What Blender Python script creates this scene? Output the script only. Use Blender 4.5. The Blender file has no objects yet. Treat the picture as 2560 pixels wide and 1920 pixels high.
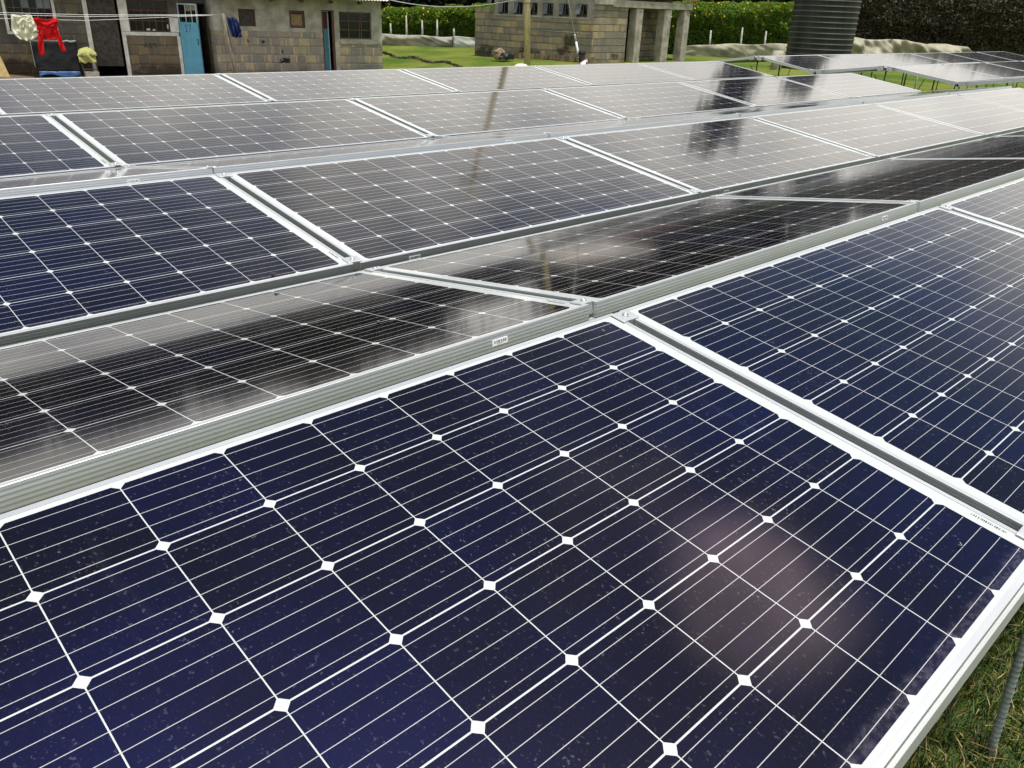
import bpy, bmesh, math, random
import numpy as np
from mathutils import Vector, Matrix, Euler, noise as mnoise
R = math.radians
rng = np.random.default_rng(7)
random.seed(7)
SC = bpy.context.scene
COL = SC.collection

# ------------------------------------------------------------------ camera, sky, sun, exposure
cam_d = bpy.data.cameras.new("camera"); cam = bpy.data.objects.new("camera", cam_d); COL.objects.link(cam)
r_ = Vector((0.72287326, -0.69005376, 0.03577776)); u_ = Vector((0.26914656, 0.3288803, 0.90520599)); f_ = Vector((0.6364074, 0.64471975, -0.42346437))
CAM = Vector((-1.45886, -0.164282, 0.79569))
m = Matrix((r_, u_, -f_)).transposed().to_4x4(); m.translation = CAM
cam.matrix_world = m
cam_d.sensor_width = 36; cam_d.lens = 28.3514; cam_d.shift_x = -0.00313; cam_d.shift_y = 0.00032
cam_d.clip_start = 0.02; cam_d.clip_end = 2000
SC.camera = cam
SUN_EL, SUN_AZ = 80.0, 165.0        # azimuth measured from +Y towards +X
SC.view_settings.view_transform = 'Standard'; SC.view_settings.look = 'None'
SC.view_settings.exposure = 0.30; SC.view_settings.gamma = 1.0
SC.render.resolution_x = 1024; SC.render.resolution_y = 768
sun_d = bpy.data.lights.new("sun", 'SUN'); sun = bpy.data.objects.new("sun", sun_d); COL.objects.link(sun)
sun_d.energy = 4.0; sun_d.angle = R(4); sun_d.color = (1.0, 0.955, 0.88)
sd = Vector((math.sin(R(SUN_AZ))*math.cos(R(SUN_EL)), math.cos(R(SUN_AZ))*math.cos(R(SUN_EL)), math.sin(R(SUN_EL))))
sun.rotation_euler = sd.to_track_quat('Z', 'Y').to_euler()
sun.location = (0, 0, 30)

class NT:
    """small node-tree helper"""
    def __init__(s, tree): s.t = tree; s.n = tree.nodes; s.l = tree.links
    def add(s, typ, **kw):
        nd = s.n.new(typ)
        for k, v in kw.items(): setattr(nd, k, v)
        return nd
    def link(s, a, b): s.l.new(a, b)
    def put(s, sock, v):
        if hasattr(v, 'bl_rna') and isinstance(v, bpy.types.NodeSocket): s.l.new(v, sock)
        else: sock.default_value = v
    def math(s, op, a, b=None, c=None, clamp=False):
        nd = s.n.new('ShaderNodeMath'); nd.operation = op; nd.use_clamp = clamp
        s.put(nd.inputs[0], a)
        if b is not None: s.put(nd.inputs[1], b)
        if c is not None: s.put(nd.inputs[2], c)
        return nd.outputs[0]
    def vmath(s, op, a, b=None, scale=None):
        nd = s.n.new('ShaderNodeVectorMath'); nd.operation = op
        s.put(nd.inputs[0], a)
        if b is not None: s.put(nd.inputs[1], b)
        if scale is not None: s.put(nd.inputs['Scale'], scale)
        return nd
    def mix(s, fac, a, b, mode='MIX'):
        nd = s.n.new('ShaderNodeMix'); nd.data_type = 'RGBA'; nd.blend_type = mode
        s.put(nd.inputs[0], fac); s.put(nd.inputs[6], a); s.put(nd.inputs[7], b)
        return nd.outputs[2]
    def ramp(s, v, lo, hi, a=0.0, b=1.0, smooth=True):
        nd = s.n.new('ShaderNodeMapRange'); nd.interpolation_type = 'SMOOTHSTEP' if smooth else 'LINEAR'
        s.put(nd.inputs[0], v); s.put(nd.inputs[1], lo); s.put(nd.inputs[2], hi); s.put(nd.inputs[3], a); s.put(nd.inputs[4], b)
        return nd.outputs[0]
    def noise(s, vec, scale, detail=4, rough=0.55, dist=0.0):
        nd = s.n.new('ShaderNodeTexNoise'); nd.inputs['Scale'].default_value = scale; nd.inputs['Detail'].default_value = detail
        nd.inputs['Roughness'].default_value = rough; nd.inputs['Distortion'].default_value = dist
        if vec is not None: s.l.new(vec, nd.inputs['Vector'])
        return nd.outputs['Fac']
    def sep(s, vec):
        nd = s.n.new('ShaderNodeSeparateXYZ'); s.l.new(vec, nd.inputs[0]); return nd.outputs
    def comb(s, x, y, z):
        nd = s.n.new('ShaderNodeCombineXYZ')
        for i, v in enumerate((x, y, z)): s.put(nd.inputs[i], v)
        return nd.outputs[0]

world = bpy.data.worlds.new("World"); SC.world = world; world.use_nodes = True
W = NT(world.node_tree); W.n.clear()
out = W.add('ShaderNodeOutputWorld'); bg = W.add('ShaderNodeBackground')
sky = W.add('ShaderNodeTexSky'); sky.sky_type = 'NISHITA'; sky.sun_disc = False
sky.sun_elevation = R(SUN_EL); sky.sun_rotation = R(SUN_AZ); sky.altitude = 2000; sky.air_density = 1.0; sky.dust_density = 1.5; sky.ozone_density = 1.0
tc = W.add('ShaderNodeTexCoord'); d0 = tc.outputs['Generated']
dx, dy, dz = W.sep(d0)
zz = W.math('ADD', W.math('MAXIMUM', dz, 0.0), 0.22)
proj = W.comb(W.math('DIVIDE', dx, zz), W.math('DIVIDE', dy, zz), 0.0)
n1 = W.noise(proj, 1.15, 6, 0.55, 0.3)
n2 = W.noise(proj, 3.1, 4, 0.6, 0.2)
def cloud_blob(az, el, deg_out, deg_in):
    v = (math.sin(R(az))*math.cos(R(el)), math.cos(R(az))*math.cos(R(el)), math.sin(R(el)))
    nd = W.vmath('DOT_PRODUCT', d0, v)
    return W.ramp(nd.outputs['Value'], math.cos(R(deg_out)), math.cos(R(deg_in)))
cover = W.math('ADD', W.math('MULTIPLY', W.math('SUBTRACT', n1, 0.5), 1.5), W.math('MULTIPLY', W.math('SUBTRACT', n2, 0.5), 0.6))
front = W.ramp(W.vmath('DOT_PRODUCT', d0, (0.68, 0.73, 0.0)).outputs['Value'], -0.15, 0.45)
cover = W.math('ADD', cover, W.math('MULTIPLY', W.math('MULTIPLY_ADD', front, 0.60, 0.40), W.ramp(dz, 0.25, 0.56, 0.98, 0.0)))
for az, el, do, di, a in ((39, 25, 9, 2, 0.55), (79.5, 42, 8.5, 0, 0.62), (72, 37, 8, 0, 0.22), (62, 40, 9, 0, 0.10), (24, 29, 15, 2, 0.30), (66, 46, 10, 3, 0.25), (16, 33, 14, 5, -0.25), (78, 26, 15, 6, -0.55), (215, 58, 50, 25, 0.55), (230, 25, 60, 30, 0.15)):
    cover = W.math('ADD', cover, W.math('MULTIPLY', cloud_blob(az, el, do, di), a))
mask = W.ramp(cover, 0.02, 1.05)
shade = W.math('MULTIPLY_ADD', n2, 0.9, 0.55)
shade = W.math('MULTIPLY', shade, W.math('ADD', 1.0, W.math('MULTIPLY', cloud_blob(215, 55, 55, 15), 0.6)))
shade = W.math('MULTIPLY', shade, W.math('ADD', 1.0, W.math('MULTIPLY', W.math('MULTIPLY', cloud_blob(79.5, 42, 9, 0), W.ramp(n2, 0.3, 0.7, 0.5, 1.3)), 1.7)))
ccol = W.vmath('SCALE', W.mix(cloud_blob(76, 42, 15, 3), (1.0, 0.962, 0.885, 1), (1.0, 0.74, 0.84, 1)), scale=W.math('MULTIPLY', shade, 1.12)).outputs[0]
skyc = W.vmath('MULTIPLY', sky.outputs[0], (0.074, 0.076, 0.084)).outputs[0]
W.link(W.mix(mask, skyc, ccol), bg.inputs['Color'])
bg.inputs['Strength'].default_value = 1.0
W.link(bg.outputs[0], out.inputs['Surface'])

# ------------------------------------------------------------------ object helpers
def tag(o, label=None, cat=None, group=None, kind=None):
    if label: o['label'] = label
    if cat: o['category'] = cat
    if group: o['group'] = group
    if kind: o['kind'] = kind
    return o
def empty(name, loc=(0, 0, 0), rot=(0, 0, 0)):
    o = bpy.data.objects.new(name, None); COL.objects.link(o); o.location = loc; o.rotation_euler = rot
    o.empty_display_size = 0.2
    return o
def copy_tree(o, parent=None):
    c = o.copy(); COL.objects.link(c)
    if parent: c.parent = parent
    for ch in list(o.children): copy_tree(ch, c)
    return c
class MB:
    def __init__(s): s.v = []; s.f = []; s.m = []; s.sm = []
    def face(s, idx, m=0, smooth=False): s.f.append(tuple(idx)); s.m.append(m); s.sm.append(smooth)
    def box(s, x0, x1, y0, y1, z0, z1, m=0, mat=None, jit=0.0):
        b = len(s.v)
        for z in (z0, z1):
            for x, y in ((x0, y0), (x1, y0), (x1, y1), (x0, y1)):
                p = Vector((x, y, z))
                if jit: p += Vector((random.uniform(-jit, jit), random.uniform(-jit, jit), random.uniform(-jit, jit)))
                s.v.append(mat @ p if mat else p)
        for q in ((0, 3, 2, 1), (4, 5, 6, 7), (0, 1, 5, 4), (1, 2, 6, 5), (2, 3, 7, 6), (3, 0, 4, 7)):
            s.face([b+i for i in q], m)
        return s
    def tube(s, path, rad, n=10, m=0, cap=True, smooth=True):
        pts = [Vector(p) for p in path]; k = len(pts)
        rs = list(rad) if hasattr(rad, '__len__') else [rad]*k
        b = len(s.v); ref = Vector((0.31, 0.17, 0.93))
        for i, p in enumerate(pts):
            t = (pts[min(i+1, k-1)]-pts[max(i-1, 0)]).normalized()
            a = t.cross(ref)
            if a.length < 1e-3: a = t.cross(Vector((1, 0, 0)))
            a.normalize(); c = t.cross(a)
            for j in range(n):
                w = 2*math.pi*j/n; s.v.append(p+(a*math.cos(w)+c*math.sin(w))*rs[i])
        for i in range(k-1):
            for j in range(n):
                q = (j+1) % n
                s.face((b+i*n+j, b+i*n+q, b+(i+1)*n+q, b+(i+1)*n+j), m, smooth)
        if cap:
            s.face([b+j for j in range(n)][::-1], m); s.face([b+(k-1)*n+j for j in range(n)], m)
        return s
    def lathe(s, prof, n=32, c=(0, 0, 0), m=0, smooth=True):
        b = len(s.v); k = len(prof)
        for rr, z in prof:
            for j in range(n):
                w = 2*math.pi*j/n; s.v.append(Vector((c[0]+rr*math.cos(w), c[1]+rr*math.sin(w), c[2]+z)))
        for i in range(k-1):
            for j in range(n):
                q = (j+1) % n; s.face((b+i*n+j, b+i*n+q, b+(i+1)*n+q, b+(i+1)*n+j), m, smooth)
        s.face([b+j for j in range(n)][::-1], m); s.face([b+(k-1)*n+j for j in range(n)], m)
        return s
    def grid(s, fn, nu, nv, m=0, smooth=True):
        b = len(s.v)
        for i in range(nu+1):
            for j in range(nv+1): s.v.append(Vector(fn(i/nu, j/nv)))
        for i in range(nu):
            for j in range(nv):
                a = b+i*(nv+1)+j; s.face((a, a+nv+1, a+nv+2, a+1), m, smooth)
        return s
    def build(s, name, mats, parent=None, loc=None, rot=None):
        me = bpy.data.meshes.new(name); me.from_pydata([tuple(p) for p in s.v], [], s.f)
        for mt in (mats if isinstance(mats, (list, tuple)) else [mats]): me.materials.append(mt)
        me.polygons.foreach_set('material_index', s.m); me.polygons.foreach_set('use_smooth', s.sm); me.update()
        o = bpy.data.objects.new(name, me); COL.objects.link(o)
        if parent: o.parent = parent
        if loc: o.location = loc
        if rot: o.rotation_euler = rot
        return o
def fast_quads(name, verts, mats, parent=None, midx=None):
    """verts: (N,4,3) array of separate quads"""
    n = len(verts); me = bpy.data.meshes.new(name)
    me.vertices.add(n*4); me.vertices.foreach_set('co', verts.reshape(-1).astype(np.float32))
    me.loops.add(n*4); me.loops.foreach_set('vertex_index', np.arange(n*4, dtype=np.int32))
    me.polygons.add(n); me.polygons.foreach_set('loop_start', np.arange(0, n*4, 4, dtype=np.int32))
    try: me.polygons.foreach_set('loop_total', np.full(n, 4, dtype=np.int32))
    except Exception: pass
    for mt in (mats if isinstance(mats, (list, tuple)) else [mats]): me.materials.append(mt)
    if midx is not None: me.polygons.foreach_set('material_index', midx.astype(np.int32))
    me.update(calc_edges=True); me.validate()
    o = bpy.data.objects.new(name, me); COL.objects.link(o)
    if parent: o.parent = parent
    return o
def leaf_quads(cen, size, up_bias=0.3, aspect=0.55, rg=rng):
    n = len(cen); d = rg.normal(size=(n, 3)); d[:, 2] += up_bias; d /= np.linalg.norm(d, axis=1, keepdims=True)
    t = rg.normal(size=(n, 3)); a = np.cross(d, t); a /= np.linalg.norm(a, axis=1, keepdims=True); b = np.cross(d, a)
    sz = (size*rg.uniform(0.6, 1.35, n))[:, None] if np.isscalar(size) else (size*rg.uniform(0.6, 1.35, n))[:, None]
    a = a*sz; b = b*sz*aspect
    return np.stack([cen-a, cen-b*0.9+d*sz*0.12, cen+a, cen+b*0.9+d*sz*0.12], axis=1)

# ------------------------------------------------------------------ materials
def new_mat(name):
    mt = bpy.data.materials.new(name); mt.use_nodes = True; t = NT(mt.node_tree)
    return mt, t, t.n['Principled BSDF']
def simple(name, col, rough=0.6, metal=0.0, var=0.15, scale=8.0, bump=0.0, spec=0.5):
    mt, t, p = new_mat(name)
    co = t.add('ShaderNodeTexCoord').outputs['Object']
    nz = t.noise(co, scale, 5)
    c = t.mix(t.ramp(nz, 0.25, 0.75), (*[x*(1-var) for x in col], 1), (*[min(1, x*(1+var)) for x in col], 1))
    t.link(c, p.inputs['Base Color']); p.inputs['Roughness'].default_value = rough; p.inputs['Metallic'].default_value = metal
    p.inputs['Specular IOR Level'].default_value = spec
    if bump:
        b = t.add('ShaderNodeBump'); b.inputs['Strength'].default_value = bump; b.inputs['Distance'].default_value = 0.02
        t.link(t.noise(co, scale*3, 6), b.inputs['Height']); t.link(b.outputs[0], p.inputs['Normal'])
    return mt
def stone_wall(name, row, bw, c1, c2, mort, msize=0.014, plaster=None, stain=0.5, plaster_col=(0.25, 0.245, 0.205), dirt_z=0.45, seed=0.0, blots=()):
    """dressed stone blocks; plaster: list of (s_from, s_to, z_above) local regions covered by cement render"""
    mt, t, p = new_mat(name)
    co = t.add('ShaderNodeTexCoord').outputs['Object']; x, y, z = t.sep(co)
    s = t.math('ADD', x, y)
    rowi = t.math('FLOOR', t.math('DIVIDE', z, row))
    wob = t.noise(t.comb(s, t.math('MULTIPLY', rowi, 3.7), seed), 2.3, 2)
    wz = t.noise(t.comb(s, z, seed+3.0), 3.0, 3)
    sv = t.math('ADD', s, t.math('MULTIPLY', wob, 0.55*bw))
    zv = t.math('ADD', z, t.math('MULTIPLY', t.math('SUBTRACT', wz, 0.5), 0.035))
    br = t.add('ShaderNodeTexBrick'); br.offset = 0.43; br.offset_frequency = 2; br.squash = 0.78; br.squash_frequency = 3
    br.inputs['Scale'].default_value = 1.0; br.inputs['Mortar Size'].default_value = msize; br.inputs['Mortar Smooth'].default_value = 0.35
    br.inputs['Brick Width'].default_value = bw; br.inputs['Row Height'].default_value = row; br.inputs['Bias'].default_value = -0.1
    t.link(t.comb(sv, zv, 0.0), br.inputs['Vector'])
    br.inputs['Color1'].default_value = (*c1, 1); br.inputs['Color2'].default_value = (*c2, 1); br.inputs['Mortar'].default_value = (*mort, 1)
    vor = t.add('ShaderNodeTexVoronoi'); vor.inputs['Scale'].default_value = 3.1; t.link(t.comb(sv, t.math('MULTIPLY', rowi, 0.9), seed), vor.inputs['Vector'])
    hue = t.mix(t.ramp(t.sep(vor.outputs['Color'])[0], 0.35, 0.9), (0.78, 0.78, 0.80, 1), (1.16, 1.06, 0.86, 1))
    nz = t.noise(co, 9.0, 6, 0.65); big = t.noise(co, 1.1, 4)
    c = t.mix(1.0, br.outputs['Color'], hue, 'MULTIPLY')
    c = t.mix(1.0, c, t.mix(nz, (0.62, 0.62, 0.62, 1), (1.3, 1.3, 1.3, 1)), 'MULTIPLY')
    st = t.math('MULTIPLY', t.ramp(big, 0.5, 0.78), stain)
    c = t.mix(st, c, (0.035, 0.034, 0.03, 1))
    for (bs, bz, rs_, rz_) in blots:
        dd = t.math('ADD', t.math('POWER', t.math('ABSOLUTE', t.math('DIVIDE', t.math('SUBTRACT', x, bs), rs_)), 2.0), t.math('POWER', t.math('ABSOLUTE', t.math('DIVIDE', t.math('SUBTRACT', z, bz), rz_)), 2.0))
        dd = t.math('ADD', dd, t.math('MULTIPLY', t.math('SUBTRACT', t.noise(co, 4.0, 5, 0.65), 0.5), 4.2))
        c = t.mix(t.math('MULTIPLY', t.ramp(dd, 1.25, 0.15), 0.80), c, (0.028, 0.026, 0.022, 1))
    low = t.math('MULTIPLY', t.ramp(z, dirt_z, dirt_z-0.5), t.ramp(t.noise(co, 2.2, 5), 0.32, 0.62))
    c = t.mix(t.math('MULTIPLY', low, 0.75), c, (0.07, 0.055, 0.036, 1))
    jn = t.ramp(t.math('ABSOLUTE', t.math('SUBTRACT', t.math('FRACT', t.math('ADD', t.math('DIVIDE', zv, row), 0.5)), 0.5)), 0.075, 0.02)
    c = t.mix(t.math('MULTIPLY', jn, t.math('MULTIPLY_ADD', t.noise(t.comb(s, t.math('MULTIPLY', rowi, 5.1), seed), 1.7, 2), 0.9, 0.15)), c, (0.03, 0.027, 0.02, 1))
    hgt = t.math('SUBTRACT', t.math('MULTIPLY', nz, 0.35), br.outputs['Fac'])
    if plaster:
        mask = None
        ed = t.math('MULTIPLY', t.math('SUBTRACT', t.noise(co, 6.0, 4), 0.5), 0.05)
        for a, b, za in plaster:
            mk = t.math('MULTIPLY', t.math('MULTIPLY', t.math('GREATER_THAN', t.math('ADD', x, ed), a), t.math('LESS_THAN', t.math('ADD', x, ed), b)), t.math('GREATER_THAN', t.math('ADD', z, ed), za))
            mask = mk if mask is None else t.math('MAXIMUM', mask, mk)
        pn = t.noise(co, 2.6, 7, 0.62); pf = t.noise(co, 30.0, 3)
        pc = t.mix(t.ramp(pn, 0.3, 0.72), (*[q*0.62 for q in plaster_col], 1), (*[q*1.18 for q in plaster_col], 1))
        pc = t.mix(1.0, pc, t.mix(pf, (0.9, 0.9, 0.9, 1), (1.08, 1.08, 1.08, 1)), 'MULTIPLY')
        wv = t.noise(t.comb(t.math('MULTIPLY', s, 6.0), t.math('MULTIPLY', z, 0.5), 0.0), 1.0, 3)
        pc = t.mix(t.math('MULTIPLY', t.ramp(wv, 0.55, 0.8), 0.35), pc, (0.09, 0.085, 0.07, 1))
        c = t.mix(mask, c, pc)
        hgt = t.math('ADD', t.math('MULTIPLY', hgt, t.math('SUBTRACT', 1.0, mask)), t.math('MULTIPLY', mask, t.math('MULTIPLY_ADD', pn, 0.3, 0.35)))
    t.link(c, p.inputs['Base Color']); p.inputs['Roughness'].default_value = 0.92; p.inputs['Specular IOR Level'].default_value = 0.15
    b = t.add('ShaderNodeBump'); b.inputs['Strength'].default_value = 0.8; b.inputs['Distance'].default_value = 0.025
    t.link(hgt, b.inputs['Height']); t.link(b.outputs[0], p.inputs['Normal'])
    return mt
def leaf_mat(name, dark, light, cl=0.9, flecks=None, glow=0.0):
    mt, t, p = new_mat(name)
    co = t.add('ShaderNodeTexCoord').outputs['Object']
    isl = t.add('ShaderNodeNewGeometry').outputs['Random Per Island']
    k = t.math('ADD', t.math('MULTIPLY', isl, 0.55), t.math('MULTIPLY', t.noise(co, cl, 3), 0.55))
    c = t.mix(t.ramp(k, 0.2, 0.85), (*dark, 1), (*light, 1))
    if flecks: c = t.mix(t.math('GREATER_THAN', isl, flecks[0]), c, (*flecks[1], 1))
    t.link(c, p.inputs['Base Color']); p.inputs['Roughness'].default_value = 0.6; p.inputs['Specular IOR Level'].default_value = 0.25
    if glow:   # light passing through thin leaves
        tr = t.add('ShaderNodeBsdfTranslucent'); t.link(t.mix(0.5, c, (0.34, 0.52, 0.05, 1)), tr.inputs['Color']); ms = t.add('ShaderNodeMixShader'); ms.inputs[0].default_value = glow
        ou = t.n['Material Output']; t.link(p.outputs[0], ms.inputs[1]); t.link(tr.outputs[0], ms.inputs[2]); t.link(ms.outputs[0], ou.inputs['Surface'])
    return mt

PX = 0.1588; PY = 0.1588; PL = 1.9842; PW = 0.9893; GAP = 0.0285; PITCH = PL+GAP
def glass_mat(name, stain):
    mt, t, p = new_mat(name)
    co = t.add('ShaderNodeTexCoord').outputs['Object']; x, y, z = t.sep(co)
    rnd = t.add('ShaderNodeObjectInfo').outputs['Random']
    u = t.math('ADD', t.math('DIVIDE', x, PX), 6.0); v = t.math('ADD', t.math('DIVIDE', y, PY), 3.0)
    fu = t.math('ABSOLUTE', t.math('SUBTRACT', t.math('FRACT', u), 0.5)); fv = t.math('ABSOLUTE', t.math('SUBTRACT', t.math('FRACT', v), 0.5))
    ax = t.math('ABSOLUTE', x); ay = t.math('ABSOLUTE', y)
    ins = t.math('MULTIPLY', t.math('LESS_THAN', ax, 6*PX), t.math('LESS_THAN', ay, 3*PY))
    cell = t.math('MULTIPLY', t.math('LESS_THAN', fu, 0.5-0.0058), t.math('LESS_THAN', fv, 0.5-0.0082))
    cell = t.math('MULTIPLY', cell, t.math('LESS_THAN', t.math('ADD', fu, fv), 0.928))
    cell = t.math('MULTIPLY', cell, ins)
    bus = t.math('LESS_THAN', t.math('ABSOLUTE', t.math('SUBTRACT', t.math('FRACT', t.math('MULTIPLY', v, 5.0)), 0.5)), 0.0165)
    bus = t.math('MULTIPLY', bus, t.math('MULTIPLY', t.math('LESS_THAN', ax, 6*PX-0.004), t.math('LESS_THAN', ay, 3*PY)))
    off = t.vmath('ADD', co, t.comb(t.math('MULTIPLY', rnd, 37.0), t.math('MULTIPLY', rnd, 91.0), 0.0)).outputs[0]
    wn = t.add('ShaderNodeTexWhiteNoise'); wn.noise_dimensions = '3D'
    t.link(t.comb(t.math('FLOOR', u), t.math('FLOOR', v), t.math('MULTIPLY', rnd, 50.0)), wn.inputs['Vector'])
    big = t.noise(off, 1.6, 3)
    hue = t.math('ADD', t.math('MULTIPLY', wn.outputs['Value'], 0.12), t.math('MULTIPLY', big, 1.0))
    cc = t.mix(t.ramp(hue, 0.40, 0.82), (0.0150, 0.0128, 0.0200, 1), (0.0150, 0.0165, 0.0680, 1))
    # dried rain flecks and dust
    st = t.vmath('MULTIPLY', off, (1.0, 1.0, 1.0)).outputs[0]
    fl = t.ramp(t.noise(t.vmath('MULTIPLY', st, (1.0, 0.75, 1.0)).outputs[0], 185.0, 2, 0.5), 0.635, 0.72)
    fl2 = t.ramp(t.noise(st, 330.0, 2, 0.6), 0.58, 0.80)
    vo = t.add('ShaderNodeTexVoronoi'); vo.feature = 'F1'; vo.inputs['Scale'].default_value = 24.0; vo.inputs['Randomness'].default_value = 1.0
    t.link(t.vmath('ADD', off, t.vmath('SCALE', t.comb(t.noise(off, 30.0, 2), t.noise(off, 33.0, 2), 0.0), scale=0.02).outputs[0]).outputs[0], vo.inputs['Vector'])
    ring = t.math('MULTIPLY', t.ramp(t.math('ABSOLUTE', t.math('SUBTRACT', vo.outputs['Distance'], 0.13)), 0.028, 0.0), t.math('GREATER_THAN', t.sep(vo.outputs['Color'])[0], 0.80))
    blot = t.ramp(t.noise(off, 7.0, 4, 0.6), 0.38, 0.75)
    dust = t.math('MULTIPLY', t.math('ADD', t.math('MULTIPLY', fl, 0.10), t.math('ADD', t.math('MULTIPLY', fl2, 0.06), t.math('MULTIPLY', ring, 0.06))), t.math('MULTIPLY_ADD', blot, 0.9, 0.25))
    dust = t.math('ADD', dust, t.math('MULTIPLY', t.ramp(t.noise(off, 2.3, 4, 0.6), 0.4, 0.8), 0.003))
    run = t.math('MULTIPLY', t.ramp(t.noise(t.vmath('MULTIPLY', off, (14.0, 0.9, 1.0)).outputs[0], 1.6, 4, 0.6), 0.60, 0.80), 0.022)
    dust = t.math('ADD', dust, run)
    cc = t.mix(dust, cc, (0.60, 0.60, 0.57, 1))
    c = t.mix(cell, (0.47, 0.495, 0.49, 1), cc)
    c = t.mix(bus, c, (0.40, 0.40, 0.395, 1))
    rough = t.math('MULTIPLY_ADD', dust, 0.40, 0.074); soil = dust
    if stain:
        edge = t.ramp(t.math('ADD', y, t.math('MULTIPLY', t.math('SUBTRACT', t.noise(off, 26.0, 4, 0.7), 0.5), 0.030)), -0.449, -0.462)
        sn = t.ramp(t.noise(t.vmath('MULTIPLY', off, (1.0, 1.6, 1.0)).outputs[0], 55.0, 6, 0.72), 0.36, 0.72)
        e = t.math('MULTIPLY', edge, t.math('MULTIPLY_ADD', sn, 0.11, 0.02))
        c = t.mix(t.math('MULTIPLY', e, cell), c, (0.36, 0.32, 0.31, 1))
        rough = t.math('ADD', rough, t.math('MULTIPLY', e, 0.8)); soil = t.math('ADD', dust, t.math('MULTIPLY', e, 0.6))
    t.link(c, p.inputs['Base Color']); p.inputs['Roughness'].default_value = 0.40
    t.link(t.math('MULTIPLY', t.math('MULTIPLY', cell, t.math('SUBTRACT', 1.0, bus)), t.math('MULTIPLY_ADD', soil, -9.0, 0.94, clamp=True)), p.inputs['Metallic'])
    p.inputs['Specular IOR Level'].default_value = 0.0; p.inputs['Specular Tint'].default_value = (0.03, 0.03, 0.035, 1)
    p.inputs['Coat Weight'].default_value = 1.0; p.inputs['Coat IOR'].default_value = 1.48
    t.link(rough, p.inputs['Coat Roughness'])
    return mt
M = {}
M['glass_up'] = glass_mat('cell_glass_low_edge_stained', True); M['glass_down'] = glass_mat('cell_glass', False)
M['back'] = simple('backsheet', (0.68, 0.68, 0.67), 0.7, var=0.04)
def alu_mat(name, col, rough, metal):
    mt, t, p = new_mat(name); co = t.add('ShaderNodeTexCoord').outputs['Object']
    n = t.noise(t.vmath('MULTIPLY', co, (0.6, 0.6, 30.0)).outputs[0], 5.0, 4); n3 = t.noise(co, 3.0, 5)
    k = t.math('ADD', t.math('MULTIPLY', n, 0.5), t.math('MULTIPLY', n3, 0.5))
    t.link(t.mix(k, (*[c*0.9 for c in col], 1), (*[min(1, c*1.08) for c in col], 1)), p.inputs['Base Color'])
    t.link(t.math('MULTIPLY_ADD', n3, 0.15, rough), p.inputs['Roughness']); p.inputs['Metallic'].default_value = metal
    return mt
M['alu'] = alu_mat('anodised_aluminium', (0.70, 0.725, 0.72), 0.42, 0.90)
M['alu_dull'] = alu_mat('mill_aluminium', (0.60, 0.62, 0.62), 0.45, 0.7)
M['steel'] = simple('galvanised_steel', (0.40, 0.45, 0.47), 0.45, 0.65, var=0.2, scale=25)
M['dark_steel'] = simple('dark_rebar', (0.035, 0.033, 0.03), 0.7, 0.3)
M['black'] = simple('black_plastic', (0.012, 0.013, 0.014), 0.45)
M['label'] = simple('label_paper', (0.80, 0.82, 0.84), 0.5, var=0.02)
M['ink'] = simple('label_ink', (0.03, 0.03, 0.035), 0.6)
M['bolt'] = simple('bolt_steel', (0.5, 0.5, 0.5), 0.35, 0.8)

# ------------------------------------------------------------------ ground
def gz(x, y):
    z = -0.78 + 0.08*min(1.0, max(0.0, (math.hypot(x, y)-11)/8)) - 0.85*math.exp(-(((x-8.0)/7.0)**2+((y-24.5)/7.0)**2))
    k = min(1.0, max(0.0, (math.hypot(x-4, y-3)-9)/6))
    return z + k*0.05*(mnoise.noise(Vector((x*0.25, y*0.25, 1.3)))) + 0.012*mnoise.noise(Vector((x*1.7, y*1.7, 4.1)))
def ground_mesh():
    def axis(c0, c1):
        a = list(np.arange(c0, c1+0.01, 0.6)); s = 0.9
        while a[-1] < 900: s *= 1.28; a.append(a[-1]+s)
        s = 0.9; b = [a[0]]
        while b[-1] > -900: s *= 1.28; b.append(b[-1]-s)
        return b[1:][::-1]+a
    xs, ys = axis(-6, 42), axis(-6, 42)
    mb = MB(); n = len(ys)
    for x in xs:
        for y in ys: mb.v.append(Vector((x, y, gz(x, y))))
    for i in range(len(xs)-1):
        for j in range(n-1): mb.face((i*n+j, (i+1)*n+j, (i+1)*n+j+1, i*n+j+1), 0, True)
    return mb
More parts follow.
